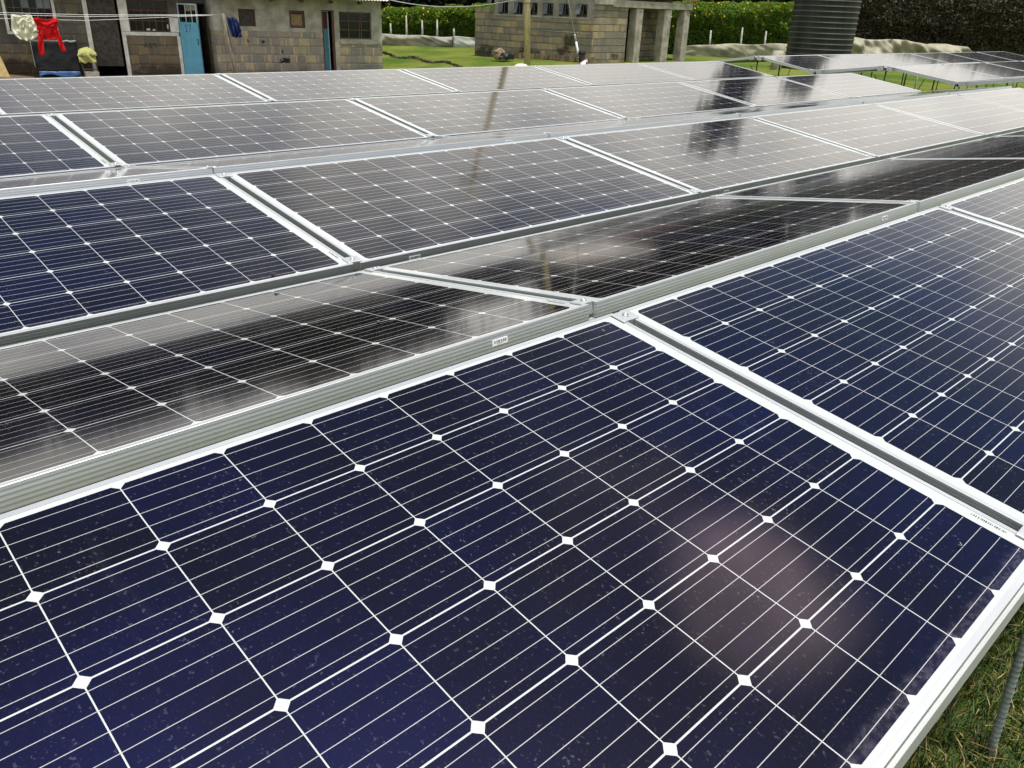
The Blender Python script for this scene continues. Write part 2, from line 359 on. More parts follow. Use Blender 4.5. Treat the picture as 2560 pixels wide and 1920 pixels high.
def ground_mat():
    mt, t, p = new_mat('grassy_ground'); co = t.add('ShaderNodeTexCoord').outputs['Object']
    a = t.noise(co, 0.5, 5, 0.6); b = t.noise(co, 5.0, 6, 0.7); c = t.noise(co, 45.0, 4, 0.7)
    g = t.mix(t.ramp(a, 0.32, 0.68), (0.070, 0.125, 0.016, 1), (0.185, 0.205, 0.040, 1))
    g = t.mix(t.math('MULTIPLY', t.ramp(b, 0.45, 0.75), 0.6), g, (0.045, 0.095, 0.014, 1))
    g = t.mix(t.math('MULTIPLY', t.ramp(c, 0.5, 0.8), 0.6), g, (0.02, 0.035, 0.008, 1))
    x, y, z = t.sep(co)
    yard = t.ramp(t.math('ADD', z, t.math('MULTIPLY', t.math('SUBTRACT', b, 0.5), 0.25)), -1.10, -1.28)
    g = t.mix(yard, g, (0.16, 0.105, 0.06, 1))
    # darker brown patches under the panels
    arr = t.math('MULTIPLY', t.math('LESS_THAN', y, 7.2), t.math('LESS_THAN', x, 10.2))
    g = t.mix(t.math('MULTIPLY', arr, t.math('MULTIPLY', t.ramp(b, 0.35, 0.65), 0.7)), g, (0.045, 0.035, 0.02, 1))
    t.link(g, p.inputs['Base Color']); p.inputs['Roughness'].default_value = 0.95; p.inputs['Specular IOR Level'].default_value = 0.1
    bp = t.add('ShaderNodeBump'); bp.inputs['Strength'].default_value = 0.9; bp.inputs['Distance'].default_value = 0.06
    t.link(t.math('ADD', b, t.math('MULTIPLY', c, 0.5)), bp.inputs['Height']); t.link(bp.outputs[0], p.inputs['Normal'])
    return mt
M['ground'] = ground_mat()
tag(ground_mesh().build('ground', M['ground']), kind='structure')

def grass_blades(name, n, x0, x1, y0, y1, hmin, hmax, wid, mats, frac_dry, label, dens=None):
    x = rng.uniform(x0, x1, n); y = rng.uniform(y0, y1, n)
    if dens is not None:
        keep = np.array([dens(a, b) for a, b in zip(x, y)]); x = x[keep]; y = y[keep]; n = len(x)
    z = np.array([gz(a, b) for a, b in zip(x, y)])-0.004
    az = rng.uniform(0, 2*np.pi, n); h = rng.uniform(hmin, hmax, n); lean = rng.uniform(0.1, 1.1, n); w = wid*rng.uniform(0.6, 1.4, n)
    base = np.stack([x, y, z], 1); dirv = np.stack([np.cos(az), np.sin(az), np.zeros(n)], 1); side = np.stack([-np.sin(az), np.cos(az), np.zeros(n)], 1)
    mid = base+dirv*(h*lean*0.35)[:, None]+np.array([0, 0, 1])*(h*0.6)[:, None]
    tip = base+dirv*(h*lean)[:, None]+np.array([0, 0, 1])*(h*(1-0.35*lean))[:, None]
    q1 = np.stack([base-side*w[:, None], base+side*w[:, None], mid+side*(w*0.8)[:, None], mid-side*(w*0.8)[:, None]], 1)
    q2 = np.stack([mid-side*(w*0.8)[:, None], mid+side*(w*0.8)[:, None], tip+side*(w*0.12)[:, None], tip-side*(w*0.12)[:, None]], 1)
    dry = (rng.uniform(size=n) < frac_dry).astype(np.int32)
    o = fast_quads(name, np.concatenate([q1, q2]), mats, midx=np.concatenate([dry, dry]))
    tag(o, label, 'grass', kind='stuff'); return o
M['blade'] = leaf_mat('grass_blade', (0.009, 0.026, 0.005), (0.040, 0.080, 0.013), 6.0)
M['blade_dry'] = leaf_mat('grass_dry', (0.14, 0.095, 0.035), (0.34, 0.26, 0.11), 6.0)
grass_blades('grass', 42000, -0.5, 1.7, -0.7, 0.75, 0.018, 0.085, 0.0016, [M['blade'], M['blade_dry']], 0.16, 'short green grass with straw-coloured blades under the near panel edge')

# ------------------------------------------------------------------ solar panels
def make_frame(mb):
    prof = [(0.0100, -0.0035), (0.0100, 0.0), (0.0005, 0.0), (0.0, -0.0006), (0.0, -0.0065)]
    for zc in (0.0075, 0.0157, 0.0239, 0.0321):
        prof += [(0.00028, -zc-0.0004), (0.00036, -zc-0.0018), (0.0002, -zc-0.0040), (0.0, -zc-0.0062)]
    prof += [(0.0, -0.0400), (0.026, -0.0400), (0.026, -0.0382), (0.003, -0.0382), (0.003, -0.0075), (0.0100, -0.0075)]
    hx, hy = PL/2, PW/2; n = len(prof); b = len(mb.v)
    for sx, sy in ((-1, -1), (1, -1), (1, 1), (-1, 1)):
        for d, z in prof: mb.v.append(Vector((sx*(hx-d), sy*(hy-d), z)))
    for c in range(4):
        e = (c+1) % 4
        for i in range(n):
            j = (i+1) % n; mb.face((b+c*n+i, b+c*n+j, b+e*n+j, b+e*n+i))
    return mb
def barcode(parent, cx, y, cz, w, h, seed, facing=-1, flat=False):
    """paper sticker with bars; on the long side face (y fixed) or flat on the glass margin"""
    rd = random.Random(seed); mb = MB(); t = 0.0006
    if not flat:
        mb.box(cx-w/2, cx+w/2, y-t, y+0.002, cz-h/2, cz+h/2, 0)
        x = cx-w*0.40
        while x < cx+w*0.40:
            bw = rd.choice((0.0012, 0.0018, 0.003))
            mb.box(x, x+bw, y-t-0.0003, y-t, cz-h*0.16, cz+h*0.30, 1); x += bw+rd.choice((0.0012, 0.002, 0.003))
        x = cx-w*0.22
        while x < cx+w*0.22: mb.box(x, x+0.0016, y-t-0.0003, y-t, cz-h*0.36, cz-h*0.26, 1); x += 0.0034
    else:
        x = y-w/2
        while x < y+w/2:
            bw = rd.choice((0.0010, 0.0016, 0.0024)); mb.box(cx-h/2, cx+h/2, x, x+bw, cz, cz+0.0003, 1); x += bw+rd.choice((0.0012, 0.002, 0.003))
    return mb.build('barcode_label', [M['label'], M['ink']], parent)
def make_panel(glass, lab_side, seed):
    root = empty('solar_panel')
    make_frame(MB()).build('frame', M['alu'], root)
    g = MB(); hx, hy = PL/2-0.0090, PW/2-0.0090
    for i, z in ((0, -0.0018), (1, -0.0070)):
        b = len(g.v)
        for sx, sy in ((-1, -1), (1, -1), (1, 1), (-1, 1)): g.v.append(Vector((sx*hx, sy*hy, z)))
        g.face([b, b+1, b+2, b+3] if i == 0 else [b+3, b+2, b+1, b], i)
    g.build('glass_face', [glass, M['back']], root)
    if lab_side == 'right': barcode(root, PL/2-0.302, -PW/2, -0.0215, 0.046, 0.0145, seed)
    else: barcode(root, -PL/2+0.23, -PW/2, -0.022, 0.050, 0.013, seed)
    barcode(root, PL/2-0.020, -PW/2+0.095, -0.0016, 0.062, 0.006, seed+5, flat=True)
    return root
ROWS = {  # name: x0, y near edge, z near edge, tilt, k range, sign
 'A': (0.0, 0.0, 0.0, 8.105, -1, 1, 1), 'B': (0.016, 1.0668, 0.1332, 8.681, -1, 3, -1), 'C': (0.0017, 2.0984, -0.0087, 8.505, -1, 4, 1),
 'D': (-0.0035, 3.1574, 0.1468, 8.4, -1, 4, -1), 'E': (-0.0282, 4.1848, 0.0004, 8.554, -1, 4, 1), 'F': (-0.0339, 6.3121, 0.0172, 8.156, -1, 4, 1),
 'K': (11.4512, 3.2330, 0.2000, 8.2, 0, 1, -1), 'H': (11.4512, 4.2971, 0.0597, 7.91, 0, 3, 1), 'I': (11.4440, 5.3560, 0.1990, 8.2, 0, 1, -1),
 'G': (11.4376, 6.4819, 0.0553, 8.577, 0, 5, 1), 'J': (11.4376, 7.5400, 0.2020, 8.577, 0, 2, -1)}
ROWTXT = {'A': 'nearest row', 'B': 'dark away-tilted second row', 'C': 'third row from the camera', 'D': 'thin strip seen edge-on', 'E': 'second-farthest main row', 'F': 'farthest main row by the houses',
 'K': 'front row of the far-right array', 'H': 'lower row of the far-right array', 'I': 'middle dip of the far-right array', 'G': 'upper row of the far-right array', 'J': 'back slope of the far-right array'}
GRP = {r: ('panels of the main solar array' if r in 'ABCDEF' else 'panels of the far-right solar array') for r in ROWS}
ORD = ['first', 'second', 'third', 'fourth', 'fifth', 'sixth', 'seventh', 'eighth']
SPECIAL = {('A', -1): 'huge foreground solar panel with dark blue cells and dried water stains, nearest of all',
 ('A', 0): 'dark solar panel at the right edge of the photo beside the huge foreground panel',
 ('A', 1): 'brownish reflecting panel corner at the right photo edge, behind the dark near panel',
 ('B', -1): 'away-tilted panel with barcode sticker on its frame, just behind the huge foreground panel',
 ('C', -1): 'bluish panel at the left photo edge, third row, dead insect on its lower edge',
 ('F', 4): 'dark reflecting end panel of the farthest main row, beside the gap before the second array',
 ('E', 4): 'pale reflecting end panel of the second-farthest row, beside the grass gap',
 ('H', 0): 'first panel of the far-right array, low corner on a bracket above the grass gap'}
def row_point(r, xk, w):
    x0, y, z, a, k0, k1, s = ROWS[r]; a = R(a)
    return Vector((x0+xk*PITCH, y+math.cos(a)*w, z+s*math.sin(a)*w))
proto = {1: make_panel(M['glass_up'], 'left', 3), -1: make_panel(M['glass_down'], 'right', 4)}
used = {1: False, -1: False}
for r, (x0, y, z, a, k0, k1, s) in ROWS.items():
    for k in range(k0, k1+1):
        o = copy_tree(proto[s]) if used[s] else proto[s]
        used[s] = True
        o.location = row_point(r, k+0.5, PW/2)
        o.rotation_euler = (s*R(a)+R(rng.uniform(-0.10, 0.10)) if (r, k) != ('A', -1) else s*R(a), R(rng.uniform(-0.06, 0.06)) if r not in 'AB' else 0, 0)
        lab = SPECIAL.get((r, k), f"{ORD[k-k0]} panel from the left in the {ROWTXT[r]}")
        tag(o, lab, 'solar panel', GRP[r])

# clamps between neighbouring panels
def make_clamp():
    root = empty('panel_clamp')
    p = MB(); p.box(-0.029, 0.029, -0.021, 0.021, 0.0004, 0.0042); p.box(-0.013, 0.013, -0.019, 0.019, -0.030, 0.0003)
    o = p.build('clamp_plate', M['alu'], root)
    bv = o.modifiers.new('bevel', 'BEVEL'); bv.width = 0.0012; bv.segments = 2
    b = MB(); b.lathe([(0.0085, 0.0043), (0.0085, 0.0064), (0.0072, 0.0078), (0.0046, 0.0078), (0.0040, 0.0052), (0.001, 0.0050)], 20)
    b.build('bolt', M['bolt'], root); return root
cl0 = make_clamp(); first = True
for r, (x0, y, z, a, k0, k1, s) in ROWS.items():
    if r in 'IJ': continue
    for k in range(k0+1, k1+1):
        for w, nm in ((0.030, 'nearer'), (PW-0.030, 'farther')):
            o = cl0 if first else copy_tree(cl0); first = False
            o.location = row_point(r, k, w)-Vector((GAP*0, 0, 0)); o.rotation_euler = (s*R(a), 0, 0)
            tag(o, f"clamp on {nm} end of {ORD[k-k0-1]} seam, {ROWTXT[r]}", 'clamp', 'clamps between the solar panels')

# rails under the ridges and valleys, with end brackets on the right-hand array
def rail(x0, x1, y, z, label, ends=None):
    root = empty('mounting_rail', (x0, y, z))
    mb = MB(); hw = 0.02; L = x1-x0; b = len(mb.v)
    for xx in (0, L):
        for q in (hw, hw-0.003):
            for sy, sz in ((-1, -1), (1, -1), (1, 1), (-1, 1)): mb.v.append(Vector((xx, sy*q, sz*q)))
    for i in range(4):
        j = (i+1) % 4
        mb.face((b+i, b+j, b+8+j, b+8+i)); mb.face((b+4+j, b+4+i, b+12+i, b+12+j)); mb.face((b+j, b+i, b+4+i, b+4+j)); mb.face((b+8+i, b+8+j, b+12+j, b+12+i))
    mb.build('rail_tube', M['alu_dull'], root)
    if ends:
        for sg, tilt in ends:
            e = MB(); m4 = Matrix.Translation((-0.012, sg*0.026, 0.008)) @ Matrix.Rotation(tilt, 4, 'X')
            y0, y1 = (0.0, 0.085) if sg > 0 else (-0.085, 0.0)
            e.box(-0.004, 0.0, y0, y1, -0.022, 0.036, mat=m4); e.box(-0.004, 0.05, y0, y1, 0.0362, 0.0392, mat=m4)
            br = e.build('end_bracket', M['alu'], root)
            q = MB(); q.tube([m4 @ Vector((-0.0042, (y0+y1)/2, 0.004)), m4 @ Vector((-0.009, (y0+y1)/2, 0.004))], 0.0085, 10); q.build('bolt', M['bolt'], br)
    return tag(root, label, 'mounting rail', 'aluminium rails under the panels')
def mid(r1, w1, r2, w2, dz=-0.062):
    a, b = row_point(r1, 0, w1), row_point(r2, 0, w2); c = (a+b)/2; c.z = min(a.z, b.z)+dz; return c
MX = 5*PITCH
for (r1, w1, r2, w2, tx) in (('A', 0.02, 'A', 0.02, 'under the near edge of the nearest panel row'), ('A', PW, 'B', 0, 'under the ridge behind the nearest panel row'), ('B', PW, 'C', 0, 'in the valley below the third panel row'),
                             ('C', PW, 'D', 0, 'under the ridge behind the third panel row'), ('D', PW, 'E', 0, 'in the valley in front of the second-farthest row'), ('E', PW-0.02, 'E', PW-0.02, 'under the ridge of the second-farthest row'),
                             ('F', 0.02, 'F', 0.02, 'under the low edge of the farthest main row'), ('F', PW-0.02, 'F', PW-0.02, 'under the top edge of the farthest main row')):
    c = mid(r1, w1, r2, w2); rail(-PITCH+0.02, MX-0.01, c.y+(0.062 if r1 != r2 else 0.0), c.z, 'aluminium rail '+tx)
ti = R(8)
S2R = []
for (r1, w1, r2, w2, tx, ends) in (('K', PW, 'H', 0, 'with open end at the low corner nearest the grass gap', ((1, ti), (-1, -ti))), ('H', PW, 'I', 0, 'with open end at the ridge right of the grass gap', ((1, -ti), (-1, ti))),
                                   ('I', PW, 'G', 0, 'with open end at the farther low corner below the tank', ((1, ti), (-1, -ti))), ('G', PW, 'J', 0, 'with open end at the farthest ridge beside the tank', ((1, -ti), (-1, ti)))):
    c = mid(r1, w1, r2, w2, -0.040); S2R.append(c)
    rail(ROWS['H'][0]-0.03, ROWS['H'][0]+6*PITCH, c.y, c.z, 'far-right array rail '+tx, ends)

# legs
def ribbed(path0, path1, rad, pitch, n=10):
    a, b = Vector(path0), Vector(path1); L = (b-a).length; k = max(2, int(L/pitch)); pts = []; rs = []
    for i in range(k):
        for f, q in ((0.0, 0.80), (0.35, 1.0), (0.55, 1.0), (0.9, 0.80)):
            pts.append(a+(b-a)*((i+f)/k)); rs.append(rad*q)
    return MB().tube(pts, rs, n)
g0 = gz(0.345, 0.0)
tag(ribbed((0.352, 0.004, g0-0.03), (0.285, 0.034, -0.045), 0.0100, 0.016, 14).build('rebar_leg', M['steel']), 'thick ribbed grey steel leg in the grass at the bottom right corner', 'leg', 'steel legs under the arrays')
nth = 0
for i, c in enumerate(S2R):
    for k in range(0, 7):
        for jx in ((0.05,) if k else (0.05, 0.75)):
            x = ROWS['H'][0]+k*PITCH+jx+rng.uniform(-0.05, 0.05); y = c.y+rng.uniform(-0.03, 0.03); nth += 1
            o = MB().tube([(x, y, gz(x, y)-0.02), (x+rng.uniform(-0.03, 0.03), c.y, c.z-0.018)], 0.011 if jx < 0.5 or k == 0 else 0.007, 8).build('array_leg', M['dark_steel'] if (k+i) % 4 else M['steel'])
            tag(o, 'thin dark steel leg standing in the grass under the far-right solar array', 'leg', 'thin legs under the far-right array')
for yy, x0_, zz_, tx in ((4.75, 11.48, 0.08, 'nearest the low bracket'), (5.75, 11.5, 0.05, 'below the ridge of the far-right array'), (6.9, 11.5, 0.06, 'below the back row of the far-right array')):
    pts = [Vector((x0_+0.02+0.25*math.sin(t*3.1), yy+0.75*t, zz_-0.42*math.sin(math.pi*t)-0.02)) for t in np.linspace(0, 1, 18)]
    tag(MB().tube(pts, 0.006, 6).build('hanging_cable', M['black']), 'black cable looping under the panels '+tx, 'cable', 'loose cables under the far-right array')
#@@PART2
# ------------------------------------------------------------------ materials of the surroundings
M['stoneR'] = stone_wall('block_wall_warm', 0.225, 0.40, (0.375, 0.35, 0.28), (0.265, 0.26, 0.24), (0.46, 0.42, 0.325), 0.030, stain=0.25, dirt_z=0.75, seed=1.0,
    plaster=[(-5.0, -1.40, 1.515), (-1.47, -1.33, 0.0), (-1.84, -1.3, 1.50), (-1.40, 0.6, 1.20)], plaster_col=(0.40, 0.39, 0.33))
M['stoneL'] = stone_wall('block_wall_grey', 0.255, 0.46, (0.19, 0.168, 0.132), (0.128, 0.12, 0.107), (0.21, 0.19, 0.147), 0.030, stain=0.55, dirt_z=0.85, seed=5.0, blots=((-1.5, 0.28, 0.75, 0.22), (-5.2, 0.40, 1.0, 0.25)),
    plaster=[(-2.3, 0.3, 2.20)], plaster_col=(0.17, 0.165, 0.145))
M['stoneT'] = stone_wall('toilet_block_wall', 0.205, 0.33, (0.36, 0.305, 0.21), (0.235, 0.22, 0.18), (0.28, 0.255, 0.195), 0.024, stain=0.75, dirt_z=0.85, seed=9.0, blots=((-0.78, 1.12, 0.30, 0.26), (-1.0, 0.82, 0.28, 0.16), (-2.35, 0.72, 0.5, 0.14)),
    plaster=[(-3.72, 0.05, 1.735)], plaster_col=(0.27, 0.257, 0.22))
M['stoneTR'] = stone_wall('toilet_side_wall', 0.205, 0.36, (0.32, 0.285, 0.215), (0.23, 0.215, 0.18), (0.28, 0.255, 0.20), 0.022, stain=0.5, dirt_z=0.75, seed=13.0, blots=((-4.1, 0.62, 0.55, 0.26), (1.15, 0.70, 0.22, 0.12)))
M['concrete'] = simple('weathered_concrete', (0.34, 0.315, 0.26), 0.9, var=0.35, scale=3.5, bump=0.5, spec=0.15)
M['whitewash'] = simple('peeling_white_paint', (0.66, 0.67, 0.62), 0.75, var=0.22, scale=5, bump=0.3)
M['maroon'] = simple('maroon_frame_paint', (0.085, 0.030, 0.024), 0.55, var=0.3)
M['brown_frame'] = simple('brown_frame_paint', (0.105, 0.062, 0.045), 0.6, var=0.3)
M['grey_frame'] = simple('grey_frame_paint', (0.10, 0.09, 0.085), 0.6, var=0.3)
M['blue_paint'] = simple('sky_blue_paint', (0.13, 0.42, 0.60), 0.5, var=0.12, scale=4)
M['teal_paint'] = simple('teal_blue_paint', (0.055, 0.19, 0.27), 0.5, var=0.2, scale=4)
M['pale_blue'] = simple('pale_blue_trim', (0.40, 0.58, 0.66), 0.5, var=0.1)
M['rust_door'] = simple('rusty_sheet_metal', (0.050, 0.042, 0.036), 0.75, var=0.55, scale=11)
M['iron_sheet'] = simple('galvanised_roofing', (0.60, 0.56, 0.49), 0.5, 0.15, var=0.2, scale=1.5)
M['red_sheet'] = simple('maroon_roofing', (0.16, 0.05, 0.04), 0.5, var=0.25, scale=2)
M['timber'] = simple('weathered_timber', (0.12, 0.10, 0.075), 0.85, var=0.3, scale=6, bump=0.4)
def wood_pole_mat():
    mt, t, p = new_mat('treated_pole_wood'); co = t.add('ShaderNodeTexCoord').outputs['Object']
    st = t.vmath('MULTIPLY', co, (1.0, 1.0, 0.06)).outputs[0]
    n = t.noise(st, 45.0, 4, 0.65); b = t.noise(co, 2.0, 3)
    c = t.mix(t.ramp(n, 0.35, 0.65), (0.36, 0.28, 0.14, 1), (0.68, 0.56, 0.31, 1))
    c = t.mix(t.math('MULTIPLY', t.ramp(n, 0.62, 0.70), 0.7), c, (0.09, 0.06, 0.03, 1))
    c = t.mix(t.math('MULTIPLY', b, 0.3), c, (0.33, 0.29, 0.2, 1))
    t.link(c, p.inputs['Base Color']); p.inputs['Roughness'].default_value = 0.85; return mt
M['pole'] = wood_pole_mat()
def pane_mat():
    mt, t, p = new_mat('window_pane'); p.inputs['Base Color'].default_value = (0.012, 0.012, 0.013, 1); p.inputs['Roughness'].default_value = 0.08
    p.inputs['Specular IOR Level'].default_value = 0.5; return mt
M['pane'] = pane_mat()
M['pane_reflection'] = simple('pale_pane_reflection', (0.16, 0.19, 0.21), 0.15, var=0.4, scale=3)
M['louvre'] = simple('grey_louvre_glass', (0.10, 0.11, 0.115), 0.3, var=0.3, scale=6)
M['curtain'] = simple('tan_curtain', (0.25, 0.19, 0.095), 0.9, var=0.3, scale=14)
M['red_curtain'] = simple('dark_red_curtain', (0.085, 0.018, 0.020), 0.9, var=0.3, scale=14)
M['dark_room'] = simple('unlit_room', (0.02, 0.018, 0.016), 0.95)  # near-black colour carries the darkness of the unlit interiors

# ------------------------------------------------------------------ building helpers
def wall_mesh(mb, s0, s1, z0, z1, y0, y1, holes, m=0):
    """solid wall between y0 (front) and y1 with rectangular openings (s0,s1,z0,z1)"""
    ss = sorted({s0, s1, *[min(max(h[i], s0), s1) for h in holes for i in (0, 1)]}); zs = sorted({z0, z1, *[min(max(h[i], z0), z1) for h in holes for i in (2, 3)]})
    ns, nz = len(ss)-1, len(zs)-1
    solid = [[not any(h[0] < (ss[i]+ss[i+1])/2 < h[1] and h[2] < (zs[j]+zs[j+1])/2 < h[3] for h in holes) for j in range(nz)] for i in range(ns)]
    g = lambda i, j: 0 <= i < ns and 0 <= j < nz and solid[i][j]
    def q(pts):
        b = len(mb.v); mb.v += [Vector(p) for p in pts]; mb.face([b, b+1, b+2, b+3], m)
    for i in range(ns):
        for j in range(nz):
            if not solid[i][j]: continue
            a, b, c, d = ss[i], ss[i+1], zs[j], zs[j+1]
            q([(a, y0, c), (b, y0, c), (b, y0, d), (a, y0, d)]); q([(b, y1, c), (a, y1, c), (a, y1, d), (b, y1, d)])
            if not g(i-1, j): q([(a, y1, c), (a, y0, c), (a, y0, d), (a, y1, d)])
            if not g(i+1, j): q([(b, y0, c), (b, y1, c), (b, y1, d), (b, y0, d)])
            if not g(i, j-1): q([(a, y1, c), (b, y1, c), (b, y0, c), (a, y0, c)])
            if not g(i, j+1): q([(a, y0, d), (b, y0, d), (b, y1, d), (a, y1, d)])
    return mb
def window(parent, s0, s1, z0, z1, y, vert, hori, fm, pm, fr=0.035, bar=0.02, name='window', thin=()):
    mb = MB(); d0, d1 = y, y+0.05
    mb.box(s0, s1, d0, d1, z0, z0+fr); mb.box(s0, s1, d0, d1, z1-fr, z1); mb.box(s0, s0+fr, d0, d1, z0+fr, z1-fr); mb.box(s1-fr, s1, d0, d1, z0+fr, z1-fr)
    for f in vert:
        c = s0+(s1-s0)*f; w = bar*(0.5 if f in thin else 1.0); mb.box(c-w/2, c+w/2, d0+0.006, d1-0.006, z0+fr, z1-fr)
    for f in hori:
        c = z0+(z1-z0)*f; mb.box(s0+fr, s1-fr, d0+0.009, d1-0.009, c-bar/2, c+bar/2)
    o = mb.build(name, fm, parent)
    p = MB(); p.box(s0+0.005, s1-0.005, d1-0.008, d1-0.003, z0+0.005, z1-0.005); p.build('pane', pm, o)
    return o
def strokes(name, lines, th, mat, parent, y=0.0, map_=None):
    mb = MB()
    for ln in lines:
        for (a, b), (c, d) in zip(ln[:-1], ln[1:]):
            L = math.hypot(c-a, d-b); an = math.atan2(d-b, c-a)
            m4 = Matrix.Translation((a, y, b)) @ Matrix.Rotation(-an, 4, 'Y')
            if map_: m4 = map_ @ m4
            mb.box(-th/2, L+th/2, -0.004, 0.0, -th/2, th/2, mat=m4)
    return mb.build(name, mat, parent)
def corrugated(mb, s0, s1, y0, z0, y1, z1, amp=0.012, pitch=0.09, m=0):
    n = int((s1-s0)/pitch*6)
    def f(top):
        def fn(u, v):
            s = s0+(s1-s0)*u
            return (s, y0+(y1-y0)*v, z0+(z1-z0)*v+amp*math.sin(2*math.pi*s/pitch)+(0.0 if top else -0.004))
        return fn
    mb.grid(f(True), n, 4, m); mb.grid(f(False), n, 4, m)
    return mb

# ------------------------------------------------------------------ right-hand stone house
ZB = -1.6; Z = lambda z: z-ZB
houseR = tag(empty('stone_house', (14.0663, 21.9257, ZB), (0, 0, R(-17))), 'single storey stone house with grey plaster above and teal door ajar', 'house')
hol = [(-4.16, -3.70, Z(0.03), Z(0.48)), (-2.75, -2.30, Z(0.02), Z(0.48)), (-1.82, -1.45, Z(-1.75), Z(0.52)), (-1.30, -0.32, Z(-0.25), Z(0.49))]
mb = wall_mesh(MB(), -4.81, 0.0, 0.0, Z(1.0), 0.0, 0.22, hol)
mb.box(-4.81, -4.59, 0.2205, 5.0, 0.0, Z(1.0)); mb.box(-0.22, 0.0, 0.2205, 5.0, 0.0, Z(1.0)); mb.box(-4.589, -0.2205, 4.78, 5.0, 0.0, Z(1.0))
mb.build('wall', M['stoneR'], houseR)
MB().box(-4.58, -0.23, 2.4, 2.45, 0.0, Z(1.0)).build('dark_backing', M['dark_room'], houseR)  # added dark sheet stands in for the unlit depth of the room
sl = MB(); sl.box(-1.33, -0.012, -0.028, 0.0, Z(-0.385), Z(-0.30)); sl.build('window_sill', M['concrete'], houseR)
window(houseR, -4.155, -3.705, Z(0.035), Z(0.475), 0.05, (), (), M['maroon'], M['rust_door'], 0.028)
w2 = window(houseR, -2.745, -2.305, Z(0.025), Z(0.475), 0.05, (), (), M['maroon'], M['pane'], 0.05)
cu = MB().grid(lambda u, v: (-2.69+0.33*u, 0.083+0.006*math.sin(u*6.283*5), Z(0.08)+0.30*v), 40, 1); cu.build('curtain', M['curtain'], w2)
window(houseR, -1.295, -0.325, Z(-0.245), Z(0.485), 0.06, (0.30, 0.64, 0.70), (0.34, 0.67), M['brown_frame'], M['pane'], 0.03, 0.022)
dr = empty('door', (-1.81, 0.05, 0)); dr.parent = houseR; dr.rotation_euler = (0, 0, R(22))
d_ = MB(); d_.box(0.0, 0.24, 0.0, 0.035, Z(-1.55), Z(0.02)); dl = d_.build('door_leaf', M['teal_paint'], dr)
d_ = MB(); d_.box(0.0, 0.018, -0.004, 0.038, Z(0.0201), Z(0.495)); d_.box(0.214, 0.242, -0.004, 0.038, Z(-1.55), Z(0.495)); d_.box(0.0181, 0.2139, -0.003, 0.037, Z(0.47), Z(0.495)); d_.build('door_frame', M['pale_blue'], dr)
d_ = MB(); d_.box(0.019, 0.2135, 0.012, 0.022, Z(0.021), Z(0.469)); d_.build('door_curtain', M['red_curtain'], dr)
d_ = MB(); d_.box(0.19, 0.212, -0.03, -0.001, Z(-0.50), Z(-0.42)); d_.build('handle', M['pale_blue'], dr)
d_ = MB(); d_.box(-1.819, -1.775, 0.001, 0.10, Z(-1.6), Z(0.519)); d_.box(-1.515, -1.452, 0.002, 0.11, Z(-1.6), Z(0.519)); d_.box(-1.774, -1.516, 0.002, 0.10, Z(0.485), Z(0.518)); d_.build('door_surround', M['maroon'], houseR)
rf = MB(); corrugated(rf, -5.15, 0.06, -0.62, Z(0.825), 2.6, Z(1.85)); corrugated(rf, -5.15, 0.06, 2.6, Z(1.852), 5.5, Z(0.85)); rf.build('roof', M['iron_sheet'], houseR)
for k in range(7):
    s = -4.95+k*0.85; MB().box(s-0.025, s+0.025, -0.33, 0.0, Z(0.70), Z(0.775)).build('rafter', M['timber'], houseR)
rs = random.Random(5)
scr = [[(-3.30+0.05*i+rs.uniform(-.02, .02), Z(-0.86)+rs.uniform(-.07, .07)) for i in range(2)] for _ in range(1)]
def scrib(cx, cz, w, h, n, sd):
    q = random.Random(sd); return [[(cx+q.uniform(-w, w), cz+q.uniform(-h, h)) for _ in range(3)] for _ in range(n)]
strokes('painted_mark', scrib(-2.98, Z(-0.86), 0.16, 0.07, 16, 2), 0.022, M['ink'], houseR, -0.002)
for args in ((-3.55, Z(-0.36), 0.05, 0.04, 5, 3), (-3.95, Z(-0.35), 0.03, 0.05, 3, 8), (-3.02, Z(-0.62), 0.03, 0.04, 3, 4)): strokes('painted_mark', scrib(*args), 0.018, M['ink'], houseR, -0.002)

# ------------------------------------------------------------------ left-hand stone house
houseL = tag(empty('stone_house', (9.905, 24.767, ZB), (0, 0, R(-17))), 'dim grey block house with open sky blue door numbered 17 and white window surrounds', 'house')
hol = [(-5.06, -3.97, Z(-0.26), Z(0.60)), (-3.10, -2.34, Z(-1.75), Z(0.66)), (-2.10, -1.04, Z(-0.22), Z(0.60)), (-0.79, -0.03, Z(-1.75), Z(0.56))]
mb = wall_mesh(MB(), -9.0, -0.001, 0.0, Z(1.05), 0.0, 0.2, hol); mb.box(-9.0, -8.8, 0.2005, 4.5, 0.0, Z(1.05)); mb.box(-8.799, -0.001, 4.3, 4.5, 0.0, Z(1.05)); mb.build('wall', M['stoneL'], houseL)
MB().box(-8.79, -0.01, 1.6, 1.65, 0.0, Z(1.05)).build('dark_backing', M['dark_room'], houseL)
sr = MB()
for a, b, c, d in ((-3.215, -3.105, -1.55, 0.68), (-2.335, -2.105, -0.215, 0.62), (-2.335, -2.235, -1.45, -0.325), (-2.335, -0.83, -0.32, -0.225), (-1.035, -0.80, -0.215, 0.16), (-0.885, -0.80, -1.45, -0.325), (-5.13, -5.06, -0.27, 0.62), (-3.97, -3.90, -0.27, 0.62), (-5.13, -3.90, -0.345, -0.275)):
    sr.box(a, b, -0.014, 0.0, Z(c), Z(d))
sr.build('painted_surround', M['whitewash'], houseL)
window(houseL, -5.055, -3.975, Z(-0.255), Z(0.595), 0.07, (0.17, 0.34, 0.5, 0.67, 0.83), (0.66,), M['grey_frame'], M['pane'], 0.03, 0.018)
